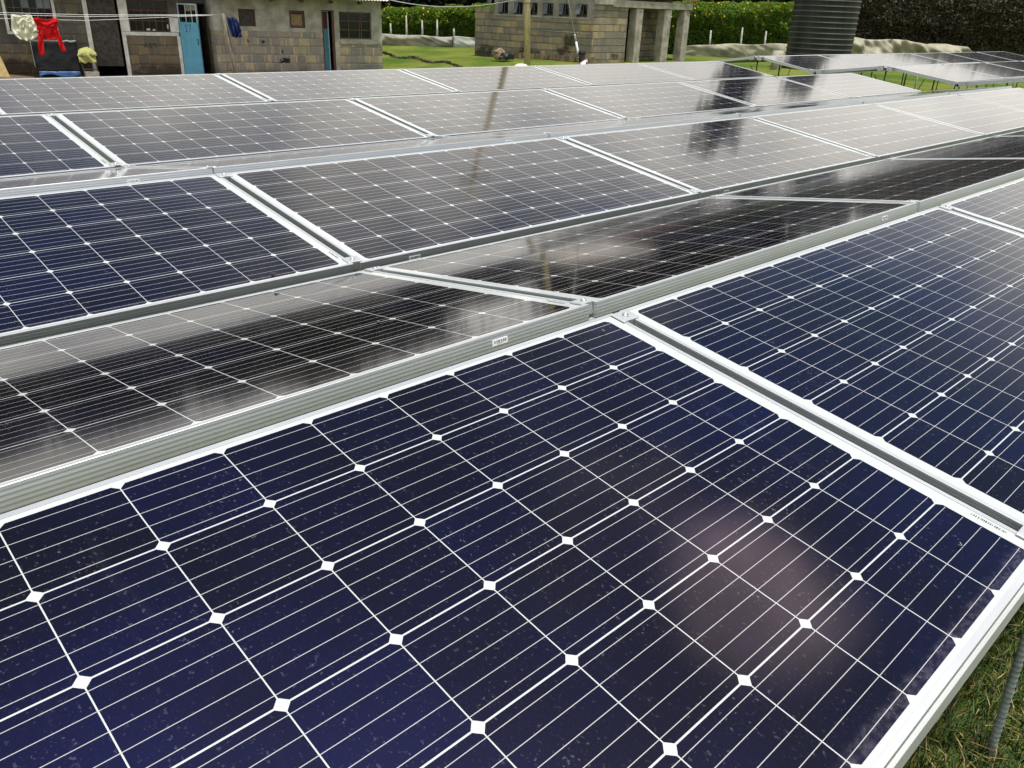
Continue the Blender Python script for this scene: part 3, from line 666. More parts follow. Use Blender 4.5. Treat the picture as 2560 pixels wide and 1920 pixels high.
wq = MB(); wq.box(-4.33, -4.17, 0.100, 0.104, Z(0.30), Z(0.56)); wq.box(-4.15, -3.99, 0.100, 0.104, Z(0.30), Z(0.56)); wq.box(-4.68, -4.52, 0.100, 0.104, Z(0.30), Z(0.56)); wq.build('pane_reflections', M['pane_reflection'], houseL)  # pale boxes paint bright reflections on the panes
wl = window(houseL, -2.095, -1.045, Z(-0.215), Z(0.595), 0.07, (0.333, 0.667, 0.167, 0.5, 0.833), (0.35, 0.68), M['maroon'], M['pane'], 0.028, 0.028, thin=(0.167, 0.5, 0.833))
q_ = MB(); q_.box(-1.66, -1.57, 0.055, 0.069, Z(-0.18), Z(-0.14), jit=0.01); q_.box(-1.50, -1.44, 0.055, 0.069, Z(-0.185), Z(-0.15), jit=0.01); q_.box(-1.115, -1.075, 0.055, 0.069, Z(-0.14), Z(-0.02), jit=0.012); q_.build('window_clutter', M['whitewash'], wl)
d_ = MB(); d_.box(-3.09, -2.40, 0.03, 0.06, Z(-1.14), Z(0.64)); dd = d_.build('door', M['rust_door'], houseL); dd['label'] = 'closed rusty brown sheet metal door'
dr = empty('door', (-0.785, 0.0, 0)); dr.parent = houseL; dr.rotation_euler = (0, 0, R(-54)); dr['label'] = 'sky blue metal door standing open with number 17'
lf = MB(); lf.box(0.0, 0.75, 0.0, 0.035, Z(-1.42), Z(0.065)); lf = lf.build('door_leaf', M['blue_paint'], dr)
tr = MB(); tr.box(0.0, 0.035, -0.003, 0.038, Z(0.0655), Z(0.555)); tr.box(0.715, 0.752, -0.003, 0.038, Z(0.0655), Z(0.555)); tr.box(0.0351, 0.7149, -0.002, 0.037, Z(0.52), Z(0.555)); tr.box(0.29, 0.31, 0.001, 0.034, Z(0.0655), Z(0.52)); tr.box(0.53, 0.545, 0.001, 0.034, Z(0.0655), Z(0.52)); tr.build('door_frame', M['pale_blue'], dr)
tr = MB(); tr.box(0.0355, 0.7145, 0.014, 0.02, Z(0.066), Z(0.519)); gp = tr.build('pane', M['pane'], dr)
tr = MB(); tr.box(0.31, 0.53, 0.009, 0.0135, Z(0.36), Z(0.515)); tr.box(0.56, 0.71, 0.009, 0.0135, Z(0.38), Z(0.515)); tr.build('curtain', M['curtain'], dr)
strokes('door_number', [[(0.235, Z(-0.03)), (0.275, Z(-0.005)), (0.275, Z(-0.19))], [(0.235, Z(-0.19)), (0.315, Z(-0.19))], [(0.355, Z(-0.005)), (0.455, Z(-0.005)), (0.40, Z(-0.19))]], 0.017, M['ink'], lf, -0.001)
tr = MB(); tr.box(0.69, 0.70, -0.02, -0.001, Z(-0.52), Z(-0.36)); tr.box(0.66, 0.6899, -0.02, -0.001, Z(-0.375), Z(-0.36)); tr.box(0.66, 0.6899, -0.02, -0.001, Z(-0.52), Z(-0.505)); tr.build('handle', M['ink'], lf)
rf = MB(); corrugated(rf, -9.4, -0.02, -0.5, Z(0.86), 2.4, Z(1.95)); corrugated(rf, -9.4, -0.02, 2.4, Z(1.952), 5.0, Z(1.0)); rf.build('roof', M['iron_sheet'], houseL)
strokes('painted_mark', [[(-1.80, Z(-0.64)), (-1.755, Z(-0.52)), (-1.71, Z(-0.64))], [(-1.78, Z(-0.595)), (-1.73, Z(-0.595))], [(-1.60, Z(-0.54)), (-1.66, Z(-0.53)), (-1.68, Z(-0.60)), (-1.63, Z(-0.65)), (-1.59, Z(-0.60)), (-1.63, Z(-0.59))], [(-1.57, Z(-0.53)), (-1.51, Z(-0.53)), (-1.49, Z(-0.64))]], 0.02, M['ink'], houseL, -0.002)
for args in ((-1.20, Z(-0.57), 0.02, 0.03, 2, 4), (-3.30, Z(0.20), 0.05, 0.03, 5, 12)): strokes('painted_mark', scrib(*args), 0.016, M['ink'], houseL, -0.002)
MB().lathe([(0.165, 0.0), (0.17, 0.4), (0.16, 1.1), (0.165, 1.7), (0.16, Z(0.98))], 24, (-4.69, 0.125, 0)).build('corner_column', M['stoneR'], houseR)

# ------------------------------------------------------------------ toilet block with porch
ZT = -1.25; T = lambda z: z-ZT
toil = tag(empty('toilet_block', (19.2145, 17.9702, ZT)), 'low mossy stone toilet block with row of small louvre windows and concrete porch', 'toilet block')
def sub(name, mbm, mats, rz): o = mbm.build(name, mats, toil); o.rotation_euler = (0, 0, R(rz)); return o
wins = [(-3.53, -3.15), (-2.92, -2.59), (-2.36, -2.03), (-1.83, -1.45), (-1.24, -0.87), (-0.61, -0.23)]
mb = wall_mesh(MB(), -3.69, -0.001, 0.0, T(1.45), 0.0, 0.2, [(a, b, T(0.58), T(0.95)) for a, b in wins])
mb.box(-3.69, -3.49, 0.2005, 4.0, 0, T(1.45)); sub('wall', mb, M['stoneT'], -76)
mb = MB(); mb.box(-4.54, -3.692, 0.12, 0.32, 0.0, T(0.715)); mb.box(-4.54, -4.34, 0.3205, 3.0, 0.0, T(0.712)); sub('wing_wall', mb, M['stoneTR'], -76)
mb = MB(); rk = random.Random(11)
s = -3.6
while s < -0.05:
    w = rk.uniform(0.12, 0.3); h = rk.uniform(0.10, 0.2)
    mb.box(s, s+w-0.012, -rk.uniform(0.07, 0.13), -0.0005, 0.0, T(-0.66)-h*0.4, jit=0.008); mb.box(s+0.01, s+w-0.02, -rk.uniform(0.03, 0.09), -0.0006, T(-0.66)-h*0.4+0.012, T(-0.52)-h*0.25, jit=0.012); s += w
M['rubble'] = simple('rubble_stone', (0.23, 0.175, 0.105), 0.95, var=0.55, scale=5, bump=0.6, spec=0.1)
sub('rubble_footing', mb, M['rubble'], -76)
for i, (a, b) in enumerate(wins):
    o = window(toil, a+0.004, b-0.004, T(0.584), T(0.946), 0.06, (0.5,), (), M['grey_frame'], M['pane'], 0.022, 0.02); o.rotation_euler = (0, 0, R(-76))
    tl = MB(); m4 = Matrix.Translation((0, -0.005, T(0.935))) @ Matrix.Rotation(R(-(10+10*(i % 3))), 4, 'X'); c = (a+b)/2
    tl.box(a+0.03, c-0.01, 0.0, 0.008, -0.31, 0.0, mat=m4); tl.build('louvre_flap', M['louvre'], o)
ss_ = MB(); ss_.box(-3.60, -0.18, -0.02, 0.0, T(0.53), T(0.572)); sub('window_sill', ss_, M['concrete'], -76)
ww = MB(); ww.tube([(-2.8, -0.012, T(0.16)), (-1.4, -0.014, T(0.145)), (-0.1, -0.012, T(0.125))], 0.008, 6); sub('wall_pipe', ww, M['steel'], -76)
mb = wall_mesh(MB(), 0.0, 1.60, 0.0, T(1.45), 0.0, 0.2, []); mb.box(1.60, 1.66, 0.0, 0.9, 0, T(0.92)); mb.build('wall', M['stoneTR'], toil)
mb = wall_mesh(MB(), 1.661, 5.2, 0.0, T(1.30), 0.9, 1.1, [(2.62, 3.25, -0.1, T(0.87)), (5.3, 5.4, -0.1, T(0.85))]); mb.box(5.0, 5.2, 1.1005, 4.0, 0, T(1.3)); mb.build('porch_wall', M['stoneTR'], toil)
mb = MB(); mb.box(1.66, 5.0, 2.2, 2.25, 0, T(1.3)); mb.build('dark_backing', M['dark_room'], toil)
for a, b in ((2.09, 2.42), (3.58, 3.95), (4.70, 5.04)):
    c = MB(); c.box(a, b, -0.03, 0.28, 0.0, T(0.895), jit=0.012); o = c.build('column', M['concrete'], toil); bv = o.modifiers.new('bevel', 'BEVEL'); bv.width = 0.015; bv.segments = 2
c = MB(); c.box(0.86, 5.10, -0.06, 0.30, T(0.90), T(1.115), jit=0.006); c.box(0.0, 0.86, -0.05, -0.0005, T(0.96), T(1.20), jit=0.006); o = c.build('beam', M['concrete'], toil); bv = o.modifiers.new('bevel', 'BEVEL'); bv.width = 0.015; bv.segments = 2
rf = MB(); corrugated(rf, 0.95, 5.45, -0.10, T(1.225), 3.4, T(1.80)); rf.build('porch_roof', M['red_sheet'], toil)
rf = MB(); corrugated(rf, -3.85, 0.2, -0.10, T(1.50), 4.2, T(2.35)); o = sub('roof', rf, M['iron_sheet'], -76)

# ------------------------------------------------------------------ wooden pole, power cable, long cleaning pole
pa = (15.41, 16.93); 
p_ = empty('utility_pole', (pa[0], pa[1], gz(*pa))); tag(p_, 'tall pale wooden utility pole in front of the toilet block', 'utility pole')
MB().tube([(0, 0, -0.1), (-0.06, 0.065, 1.9), (-0.12, 0.10, 5.0), (-0.17, 0.15, 10.2)], [0.088, 0.085, 0.080, 0.070], 16).build('pole_shaft', M['pole'], p_)
b = MB(); b.tube([(-0.045+0.094*math.cos(w), 0.05+0.094*math.sin(w), 1.66+0.015*math.sin(2*w)) for w in np.linspace(0, 6.283, 20)], 0.008, 6, cap=False); b.tube([(0.03, -0.03, 1.67), (0.045, -0.055, 1.62), (0.02, -0.065, 1.57), (0.0, -0.05, 1.60)], 0.008, 6); b.build('wire_loop', M['dark_steel'], p_)
b = MB(); b.box(-0.75, 0.45, 0.02, 0.12, 9.5, 9.6); b.build('cross_arm', M['timber'], p_)
c0, c1 = Vector((13.62, 21.25, 0.90)), Vector((15.31, 17.02, 1.04))
pts = [c0.lerp(c1, t)+Vector((0, 0, -0.235*4*t*(1-t))) for t in np.linspace(0, 1, 24)]
tag(MB().tube(pts, 0.011, 6).build('power_cable', M['alu_dull']), 'sagging grey cable strung from the stone house to the wooden pole', 'cable')

# ------------------------------------------------------------------ clothes line and washing
HCd = Vector((0.9563, -0.2924, 0)); HCn = Vector((-0.2924, -0.9563, 0)); HCP = Vector((8.4267, 20.6029, 0))
def hc(s, z, y=0.0): return HCP+HCd*s+HCn*y+Vector((0, 0, z))
gb = gz(8.6, 20.5)
tag(MB().tube([hc(0.24, gb-0.1), hc(0.16, -0.92), hc(0.0, 0.40)], [0.055, 0.05, 0.04], 10).build('clothesline_post', simple('grey_post_wood', (0.15, 0.13, 0.10), 0.85, var=0.25, scale=7)), 'leaning grey wooden post holding the clothes lines', 'post')
for z1, y_, sg, nm in ((0.30, 0.02, 0.06, 'highest'), (0.265, 0.0, 0.075, 'middle'), (0.175, -0.02, 0.05, 'lowest')):
    pts = [hc(-10*t, 0.365+(z1-0.365)*min(1, t*3.3)-sg*math.sin(math.pi*t)*0.4, y_) for t in np.linspace(0, 1, 24)]
    tag(MB().tube(pts, 0.0042, 5).build('clothes_line', M['alu_dull']), f'thin pale wire, {nm} of the three clothes lines', 'clothes line', 'clothes lines in front of the left house')
def cloth_mat(name, col): return simple(name, col, 0.9, var=0.12, scale=6, spec=0.1)
M['white_cloth'] = cloth_mat('cream_cotton', (0.66, 0.63, 0.52)); M['red_cloth'] = cloth_mat('red_knit', (0.52, 0.012, 0.016)); M['blue_cloth'] = cloth_mat('navy_cotton', (0.022, 0.032, 0.115)); M['yellow_cloth'] = cloth_mat('yellow_green_cloth', (0.34, 0.345, 0.13))
def drape(mb, rows, y=0.0, amp=0.03, waves=3.0, ph=0.0, nu=18):
    """rows: (z, s_left, s_right) from top to bottom"""
    k = len(rows)-1
    def fn(u, v):
        t = u*k; i = min(int(t), k-1); f = t-i
        z = rows[i][0]*(1-f)+rows[i+1][0]*f; a = rows[i][1]*(1-f)+rows[i+1][1]*f; b = rows[i][2]*(1-f)+rows[i+1][2]*f
        return hc(a+(b-a)*v, z+0.015*math.sin(v*9+ph), y+amp*math.sin(v*6.283*waves+ph+u*1.7)*(0.35+u)+0.012*math.sin(u*11+v*5))
    return mb.grid(fn, k*7, nu)
def finish(o, th=0.012):
    m_ = o.modifiers.new('solid', 'SOLIDIFY'); m_.thickness = th; m_.offset = 0; return o
w = MB(); drape(w, [(0.235, -4.54, -4.14), (0.10, -4.56, -4.10), (-0.08, -4.59, -4.06), (-0.14, -4.55, -4.06), (-0.20, -4.53, -4.10), (-0.28, -4.44, -4.20)], 0.04, 0.035, 2.2, 0.4); drape(w, [(0.22, -4.50, -4.16), (0.10, -4.46, -4.30), (-0.03, -4.44, -4.36)], 0.085, 0.02, 1.5, 2.0, 10); drape(w, [(0.12, -4.28, -4.12), (0.02, -4.22, -4.10), (-0.10, -4.24, -4.08)], 0.09, 0.03, 1.2, 1.0, 10)
tag(finish(w.build('white_shirt', M['white_cloth'])), 'crumpled cream shirt hung on the clothes line beside the red sweater', 'shirt', 'washing on the clothes lines')
w = MB(); drape(w, [(0.165, -4.15, -3.63), (0.05, -4.12, -3.65), (-0.08, -4.06, -3.67), (-0.22, -4.03, -3.72), (-0.265, -4.02, -3.80)], 0.04, 0.012, 2.0, 0.2); drape(w, [(0.0, -4.10, -3.98), (-0.15, -4.09, -3.98), (-0.38, -4.125, -4.01), (-0.60, -4.14, -4.035)], 0.055, 0.015, 1.0, 0.5, 8); drape(w, [(-0.05, -3.76, -3.65), (-0.20, -3.74, -3.63), (-0.38, -3.70, -3.60), (-0.51, -3.67, -3.585)], 0.055, 0.015, 1.0, 1.5, 8); drape(w, [(0.175, -4.13, -3.62), (0.10, -4.05, -3.66), (0.04, -3.93, -3.72), (0.0, -3.82, -3.77)], 0.075, 0.006, 1.0, 0.0, 12)
tag(finish(w.build('red_sweater', M['red_cloth'])), 'bright red long sleeved sweater hanging upside down on the clothes line', 'sweater', 'washing on the clothes lines')
w = MB(); drape(w, [(0.31, 0.07, 0.26), (0.18, 0.08, 0.36), (0.0, 0.11, 0.38), (-0.10, 0.14, 0.41), (-0.14, 0.18, 0.34)], 0.05, 0.05, 2.6, 0.8); drape(w, [(0.28, 0.20, 0.30), (0.14, 0.24, 0.35), (-0.02, 0.28, 0.38)], 0.12, 0.03, 1.0, 0.1, 8)
tag(finish(w.build('blue_shirt', M['blue_cloth'])), 'dark blue shirt bunched on the leaning wooden post', 'shirt', 'washing on the clothes lines')

# things standing along the left house wall
def hl(s, z, y=0.6): return Vector((9.905, 24.767, 0))+HCd*s+HCn*y+Vector((0, 0, z))
hut = tag(empty('covered_hutch', hl(-4.05, -1.45)), 'boxy hutch covered in black plastic sheet with blue hem below the red sweater', 'hutch'); hut.rotation_euler = (0, 0, R(-17))
M['blacksheet'] = simple('black_polythene', (0.008, 0.009, 0.011), 0.5, var=0.4, scale=3, bump=0.7, spec=0.3); M['bluesheet'] = simple('blue_polythene', (0.06, 0.16, 0.42), 0.5, var=0.3, scale=6); M['greysheet'] = simple('grey_polythene', (0.22, 0.23, 0.24), 0.5, var=0.3, scale=9)
def puff(u, v, side):
    return 0.025*mnoise.noise(Vector((u*5, v*4, side*3.1)))
w = MB(); w.grid(lambda u, v: (-0.52+1.04*u+0.07*v*(0 if u > .5 else -1), -0.02+puff(u, v, 1)-0.03*(1-v), 0.2+0.80*v), 18, 12); w.grid(lambda u, v: (-0.52-0.04*v, 0.5*(1-u), 0.2+0.80*v+puff(u, v, 2)), 8, 10); w.grid(lambda u, v: (0.52, 0.5*u, 0.2+0.80*v), 8, 10); w.grid(lambda u, v: (-0.55+1.07*u, -0.02+0.52*v, 1.0+puff(u, v, 4)), 12, 6)
finish(w.build('black_sheet', M['blacksheet'], hut), 0.01)
w = MB(); w.grid(lambda u, v: (-0.50+1.0*u, -0.055+puff(u, v, 7), 0.10+0.12*v+0.05*math.sin(u*7)*(1-v)), 16, 3); finish(w.build('blue_hem', M['bluesheet'], hut), 0.008)
w = MB(); w.grid(lambda u, v: (0.05+0.47*u, -0.045, 0.95+0.05*v+0.012*math.sin(u*15)), 14, 2); w.grid(lambda u, v: (-0.575+0.02*u, -0.045, 0.3+0.68*v), 2, 8); finish(w.build('sheet_edge', M['greysheet'], hut), 0.008)
w = MB()
for x in (-0.48, 0.48):
    for y in (0.03, 0.45): w.box(x-0.025, x+0.025, y-0.025, y+0.025, -0.05, 0.95)
w.build('timber_frame', M['timber'], hut)
rk_ = tag(empty('drying_rack', hl(-3.32, -1.45)), 'small wooden rack with thin legs beside the black covered hutch', 'rack'); rk_.rotation_euler = (0, 0, R(-17))
for x0, x1, y in ((-0.20, -0.10, 0.0), (0.17, 0.22, 0.0), (-0.20, -0.14, 0.3), (0.17, 0.22, 0.3)): MB().tube([(x0, y, 0.62), (x1, y-0.03, -0.03)], 0.016, 8).build('leg', M['timber'], rk_)
w = MB(); w.box(-0.22, 0.22, -0.03, 0.33, 0.58, 0.61); w.box(-0.17, 0.20, 0.0, 0.02, 0.25, 0.28); w.build('rack_top', M['timber'], rk_)
w = MB(); w.grid(lambda u, v: ((-0.23+0.46*u)*(1.0+0.1*math.sin(v*5)), -0.10+0.42*v, 0.62+0.20*math.sin(math.pi*min(1, max(0, u)))**0.5*math.sin(math.pi*v)**0.6+0.03*mnoise.noise(Vector((u*6, v*5, 2)))), 22, 14); w.grid(lambda u, v: (-0.22+0.43*u, -0.09-0.03*math.sin(u*9+v*4), 0.44+0.22*v+0.02*math.sin(u*14)), 18, 8)
o = finish(w.build('folded_cloth', M['yellow_cloth']), 0.012); o.location = hl(-3.32, -1.45); o.rotation_euler = (0, 0, R(-17)); tag(o, 'yellow green cloth bundled on the small wooden rack', 'cloth')
w = MB(); w.box(-0.17, 0.17, -0.09, 0.09, 0, 0.19, jit=0.012); o = w.build('concrete_block', M['concrete']); o.location = hl(-3.28, -1.42, 0.72); o.rotation_euler = (0, 0, R(-10)); tag(o, 'pale concrete block on the ground below the yellow cloth', 'block')
w = MB(); w.box(-0.75, 0.0, -0.02, 0.02, 0.0, 1.3); o = w.build('leaning_board', simple('pale_yellow_board', (0.50, 0.40, 0.17), 0.8, var=0.2)); o.location = hl(-5.13, -1.75, 1.0); o.rotation_euler = (R(-6), R(-14), R(-17)); tag(o, 'pale yellow board leaning at the left edge of the photo', 'board')

# ------------------------------------------------------------------ fence line: tarps, posts, hedges
FD = Vector((0.700, -0.714, 0)); FN = Vector((-0.714, -0.700, 0)); FP = Vector((18.9, 28.8, 0))   # FN points to the camera
def fl(q, z, y=0.0): return FP+FD*q+FN*y+Vector((0, 0, z))
def q_of(az):
    d = Vector((math.sin(R(az)), math.cos(R(az)), 0)); n = Vector((-FN.x, -FN.y, 0)); t = (FP-CAM).dot(n)/d.dot(n); h = CAM+d*t; return (Vector((h.x, h.y, 0))-FP).dot(FD)
def tarp(name, a0, a1, tops, mat, label, y=0.55, fold=0.05, bag=0.10, seed=0):
    q0, q1 = q_of(a0), q_of(a1); nu = max(24, int((q1-q0)*14))
    def fn(u, v):
        q = q0+(q1-q0)*u; t = u*(len(tops)-1); i = min(int(t), len(tops)-2); f = t-i; zt = tops[i]*(1-f)+tops[i+1]*f
        g = fl(q, 0, y); zb = gz(g.x, g.y)-0.04
        h = mnoise.noise(Vector((q*1.3, v*2.0, seed)))*2*fold+mnoise.noise(Vector((q*4.5+v*5.0, v*1.5, seed+4)))*fold+fold*0.9*mnoise.noise(Vector((q*2.2-v*1.6, v*0.7+q*0.4, seed+9)))
        return fl(q, zb+(zt-zb)*v+0.02*math.sin(q*4+seed), y+h+bag*math.sin(math.pi*v)*(0.5+0.5*math.sin(q*2.2+seed)))
    o = finish(MB().grid(fn, nu, 14).build(name, mat), 0.01); return tag(o, label, 'tarpaulin')
M['tarp_grey'] = simple('dusty_grey_tarp', (0.27, 0.255, 0.215), 0.8, var=0.22, scale=3); M['tarp_white'] = simple('white_tarp', (0.44, 0.45, 0.43), 0.75, var=0.12, scale=3); M['tarp_olive'] = simple('dirty_cream_tarp', (0.29, 0.275, 0.20), 0.8, var=0.25, scale=3)
tarp('tarpaulin', 33.5, 39.75, [-0.40, -0.36, -0.33, -0.36, -0.34], M['tarp_grey'], 'wrinkled grey tarpaulin along the hedge foot right of the stone house', seed=1)
tarp('tarpaulin', 39.8, 43.5, [-0.34, -0.33, -0.34], M['tarp_white'], 'smooth white tarpaulin bay next to the toilet block', fold=0.02, bag=0.03, seed=2)
tarp('tarpaulin', 54.6, 62.0, [-0.36, -0.24, -0.20, -0.17, -0.12, -0.08], M['tarp_olive'], 'cream tarpaulin under the hedge between toilet porch and tank', seed=3, fold=0.035)
tarp('tarpaulin', 63.0, 71.7, [0.24, 0.22, 0.17, 0.16, 0.20, 0.05, 0.12, 0.02, -0.45], M['tarp_olive'], 'sagging loose tarpaulin heap right of the dark tank', seed=4, fold=0.22, bag=0.30)
for i, (az, ht) in enumerate(((35.75, 0.05), (36.75, 0.35), (37.75, 0.2), (38.7, 0.25), (39.77, -0.05), (56.1, 0.25), (58.0, 0.4), (59.45, 0.3))):
    b0 = fl(q_of(az), 0, 0.42); b0.z = gz(b0.x, b0.y)
    o = MB().tube([b0-Vector((0, 0, 0.1)), b0+Vector((0.02, -0.02, 0.5)), b0+Vector((0.03, 0.0, ht-b0.z))], [0.05, 0.042, 0.026], 8).build('fence_post', simple('old_limewash', (0.36, 0.36, 0.32), 0.9, var=0.35, scale=9))
    tag(o, 'short whitewashed wooden post between hedge and tarpaulin', 'fence post', 'whitewashed posts along the hedge')
M['hedge_leaf'] = leaf_mat('hedge_leaves', (0.016, 0.055, 0.007), (0.175, 0.295, 0.036), 0.9, None, 0.45); M['flower'] = simple('yellow_petals', (0.62, 0.44, 0.02), 0.6)
M['dark_leaf'] = leaf_mat('dark_hedge_leaves', (0.018, 0.017, 0.008), (0.062, 0.055, 0.026), 0.8, (0.965, (0.07, 0.042, 0.025)))
M['core_shade'] = simple('hedge_core_shade', (0.020, 0.018, 0.011), 0.95)
M['tree_leaf'] = leaf_mat('tree_leaves', (0.004, 0.008, 0.003), (0.017, 0.026, 0.007), 0.35); M['tree_leaf2'] = leaf_mat('olive_tree_leaves', (0.008, 0.010, 0.004), (0.034, 0.034, 0.011), 0.35)
M['bark'] = simple('tree_bark', (0.06, 0.045, 0.032), 0.95, var=0.3, bump=0.5)
def hedge(a0, a1, tops, depth, n, size, mats, flowers, label, shell=0.7):
    q0, q1 = q_of(a0), q_of(a1); mid_ = fl((q0+q1)/2, 0); root = empty('flowering_hedge' if flowers else 'clipped_hedge', (mid_.x, mid_.y, gz(mid_.x, mid_.y))); tag(root, label, 'hedge')
    base = Vector(root.location); u = rng.uniform(0, 1, n); q = q0+(q1-q0)*u
    zt = np.interp(u, np.linspace(0, 1, len(tops)), tops); zt = zt+np.array([0.14*mnoise.noise(Vector((a*1.1, 0.3, 5)))+0.07*mnoise.noise(Vector((a*4.1, 0.3, 2)))+0.16*max(0.0, mnoise.noise(Vector((a*9.0, 0.3, 8)))-0.15) for a in q])*(1.0 if flowers else 0.5)
    face = rng.uniform(size=n); v = rng.uniform(0, 1, n)**(0.55 if flowers else 0.8); y = np.zeros(n)
    fr = face < 0.62; tp = (face >= 0.62) & (face < 0.9)
    zz_ = -0.9+(zt+0.9)*v
    bul = np.array([0.16*mnoise.noise(Vector((a*1.6, b*1.8, 7)))+0.08*mnoise.noise(Vector((a*4.6, b*4.4, 3))) for a, b in zip(q, zz_)])
    y = np.where(fr, bul-np.abs(rng.normal(0, 0.07, n))-0.22*np.clip((v-0.85)/0.15, 0, 1)**2+(0.28 if flowers else 0.1)*np.clip((v-0.35)/0.3, 0, 1), -rng.uniform(0, depth, n))
    zz_ = np.where(tp, zt-np.abs(rng.normal(0, 0.08, n)), zz_)
    P = np.array(FP)[None]+np.outer(q, FD)+np.outer(y, FN); P[:, 2] = zz_
    P -= np.array(base)
    lq = leaf_quads(P, size, 0.35); mi = np.zeros(n, dtype=np.int32)
    o = fast_quads('leaves', lq, [mats], root)
    if flowers:
        m_ = flowers; k = rng.permutation(np.nonzero((fr & (v > 0.74)) | tp)[0])[:m_]; k = np.concatenate([k, rng.permutation(np.nonzero(fr & (v > 0.25))[0])[:m_//7]])
        keep = np.array([mnoise.noise(Vector((q[a]*0.9, 3.0, zz_[a]*1.2))) > -0.28 for a in k]); k = k[keep]
        F = P[k]+np.array(FN)[None]*0.04+np.array([0, 0, 0.02]); fast_quads('flowers', leaf_quads(F, 0.034, 0.2, 0.9), [M['flower']], root)
    c = MB(); kk = 60
    def core(u, v):
        qq = q0+(q1-q0)*u; zt_ = float(np.interp(u, np.linspace(0, 1, len(tops)), tops))-0.22; t = v*3
        if t <= 1: yy, z = -0.22, -0.95+(zt_+0.95)*t
        elif t <= 2: yy, z = -0.22-(depth-0.4)*(t-1), zt_
        else: yy, z = -0.22-(depth-0.4), zt_-(zt_+0.95)*(t-2)
        p = fl(qq, z, yy); return (p.x-base.x, p.y-base.y, p.z-base.z)
    c.grid(core, kk, 9).build('shade_core', M['core_shade'], root)  # solid dark sheet stands in for stems and shade inside the hedge
    return root
hedge(30.5, 61.6, [0.36, 0.50, 0.72, 0.86, 0.98, 1.12, 1.24, 1.34], 1.5, 85000, 0.052, M['hedge_leaf'], 1500, 'bright green hedge covered with yellow flowers behind the toilet block')
hedge(61.7, 79.0, [1.62, 1.70, 1.68, 1.66, 1.66, 1.60], 2.2, 80000, 0.050, M['dark_leaf'], 0, 'dark brown-green clipped hedge to the right of the tank')

def tree(az, D, top, rad, n, mat, label, z0=0.6, slim=1.0, seed=0, group='trees beyond the hedge'):
    rg = np.random.default_rng(100+seed); x, y = CAM.x+D*math.sin(R(az)), CAM.y+D*math.cos(R(az)); g = gz(x, y)
    root = tag(empty('tree', (x, y, g)), label, 'tree', group); H = top-g
    t = MB(); ln = [(rg.normal(0, 0.10*i), rg.normal(0, 0.10*i), H*0.88*i/6) for i in range(7)]; t.tube([(ln[0][0], ln[0][1], -0.2)]+ln[1:], [0.24*(1-0.13*i)*H/9 for i in range(7)], 9)
    cc = []
    nb = 11
    for b in range(nb):
        h = H*(0.22+0.70*b/nb); a = b*2.4+rg.uniform(-.5, .5); L = rad*(1.0-0.45*b/nb)*rg.uniform(0.6, 1.1)*slim
        e = Vector((math.cos(a)*L, math.sin(a)*L, h+L*0.35)); s_ = Vector((0, 0, h*0.92)); t.tube([s_, s_.lerp(e, 0.5)+Vector((0, 0, 0.1)), e], [0.07*H/9, 0.05*H/9, 0.02], 5)
        for k in range(5): cc.append(s_.lerp(e, 0.35+0.17*k)+Vector(rg.normal(0, 0.22*rad, 3)))
    for k in range(14): cc.append(Vector((rg.normal(0, 0.22*rad), rg.normal(0, 0.22*rad), H*rg.uniform(0.55, 0.98))))
    if z0 < 1: 
        for k in range(16): cc.append(Vector((rg.normal(0, 0.5*rad), rg.normal(0, 0.5*rad), rg.uniform(0.8, H*0.4))))
    t.build('trunk', M['bark'], root)
    cc = np.array([list(c) for c in cc]); pick = rg.integers(0, len(cc), n); sp = rg.uniform(0.16, 0.30, len(cc))*rad
    P = cc[pick]+rg.normal(size=(n, 3))*sp[pick][:, None]*np.array([1, 1, 0.75]); P[:, 2] = np.clip(P[:, 2], 0.2, H)
    fast_quads('crown', leaf_quads(P, 0.21, 0.3, 0.6, rg), [mat], root); return root
dl, ol = M['tree_leaf'], M['tree_leaf2']
TREES = [(1, 49, 7.6, 3.9, 16000, dl, 'dark broad tree beyond the far left end of the left house'), (8, 47, 7.0, 3.8, 16000, ol, 'olive tree behind the white framed window of the left house'), (14.5, 48, 7.4, 3.9, 16000, dl, 'dark tree rising behind the rusty door of the left house'),
 (21, 46, 6.6, 3.8, 16000, dl, 'dark tree rising behind the blue door'), (27, 48, 7.4, 3.8, 16000, ol, 'olive tree behind the plastered end of the right house'), (33, 49, 6.8, 3.6, 15000, dl, 'dark tree just behind the right corner of the stone house'),
 (37.6, 47, 4.8, 3.0, 11000, dl, 'low dark tree above the flowering hedge near the stone house'), (41.5, 50, 4.4, 3.0, 11000, dl, 'low dark tree above the hedge left of the toilet block'), (47.5, 48, 7.2, 3.6, 15000, dl, 'dark tree behind the toilet block windows'),
 (53.3, 50, 6.9, 3.6, 15000, dl, 'dark tree behind the toilet block porch'), (59.9, 45, 13.0, 1.15, 4200, dl, 'tallest slender tree just left of the tank'), (63.4, 50, 9.0, 1.2, 4200, dl, 'slender dark tree right behind the tank'),
 (67.5, 51, 4.2, 3.0, 15000, ol, 'olive tree above the dark clipped hedge'), (72.5, 50, 4.0, 3.0, 15000, ol, 'olive tree above the right end of the clipped hedge'), (77.5, 52, 4.4, 3.0, 15000, dl, 'tall dark tree beyond the right photo edge'), (57, 55, 5.8, 3.4, 12000, dl, 'low dark tree between the porch and the tank')]
for i, a in enumerate(TREES): tree(*a, seed=i)

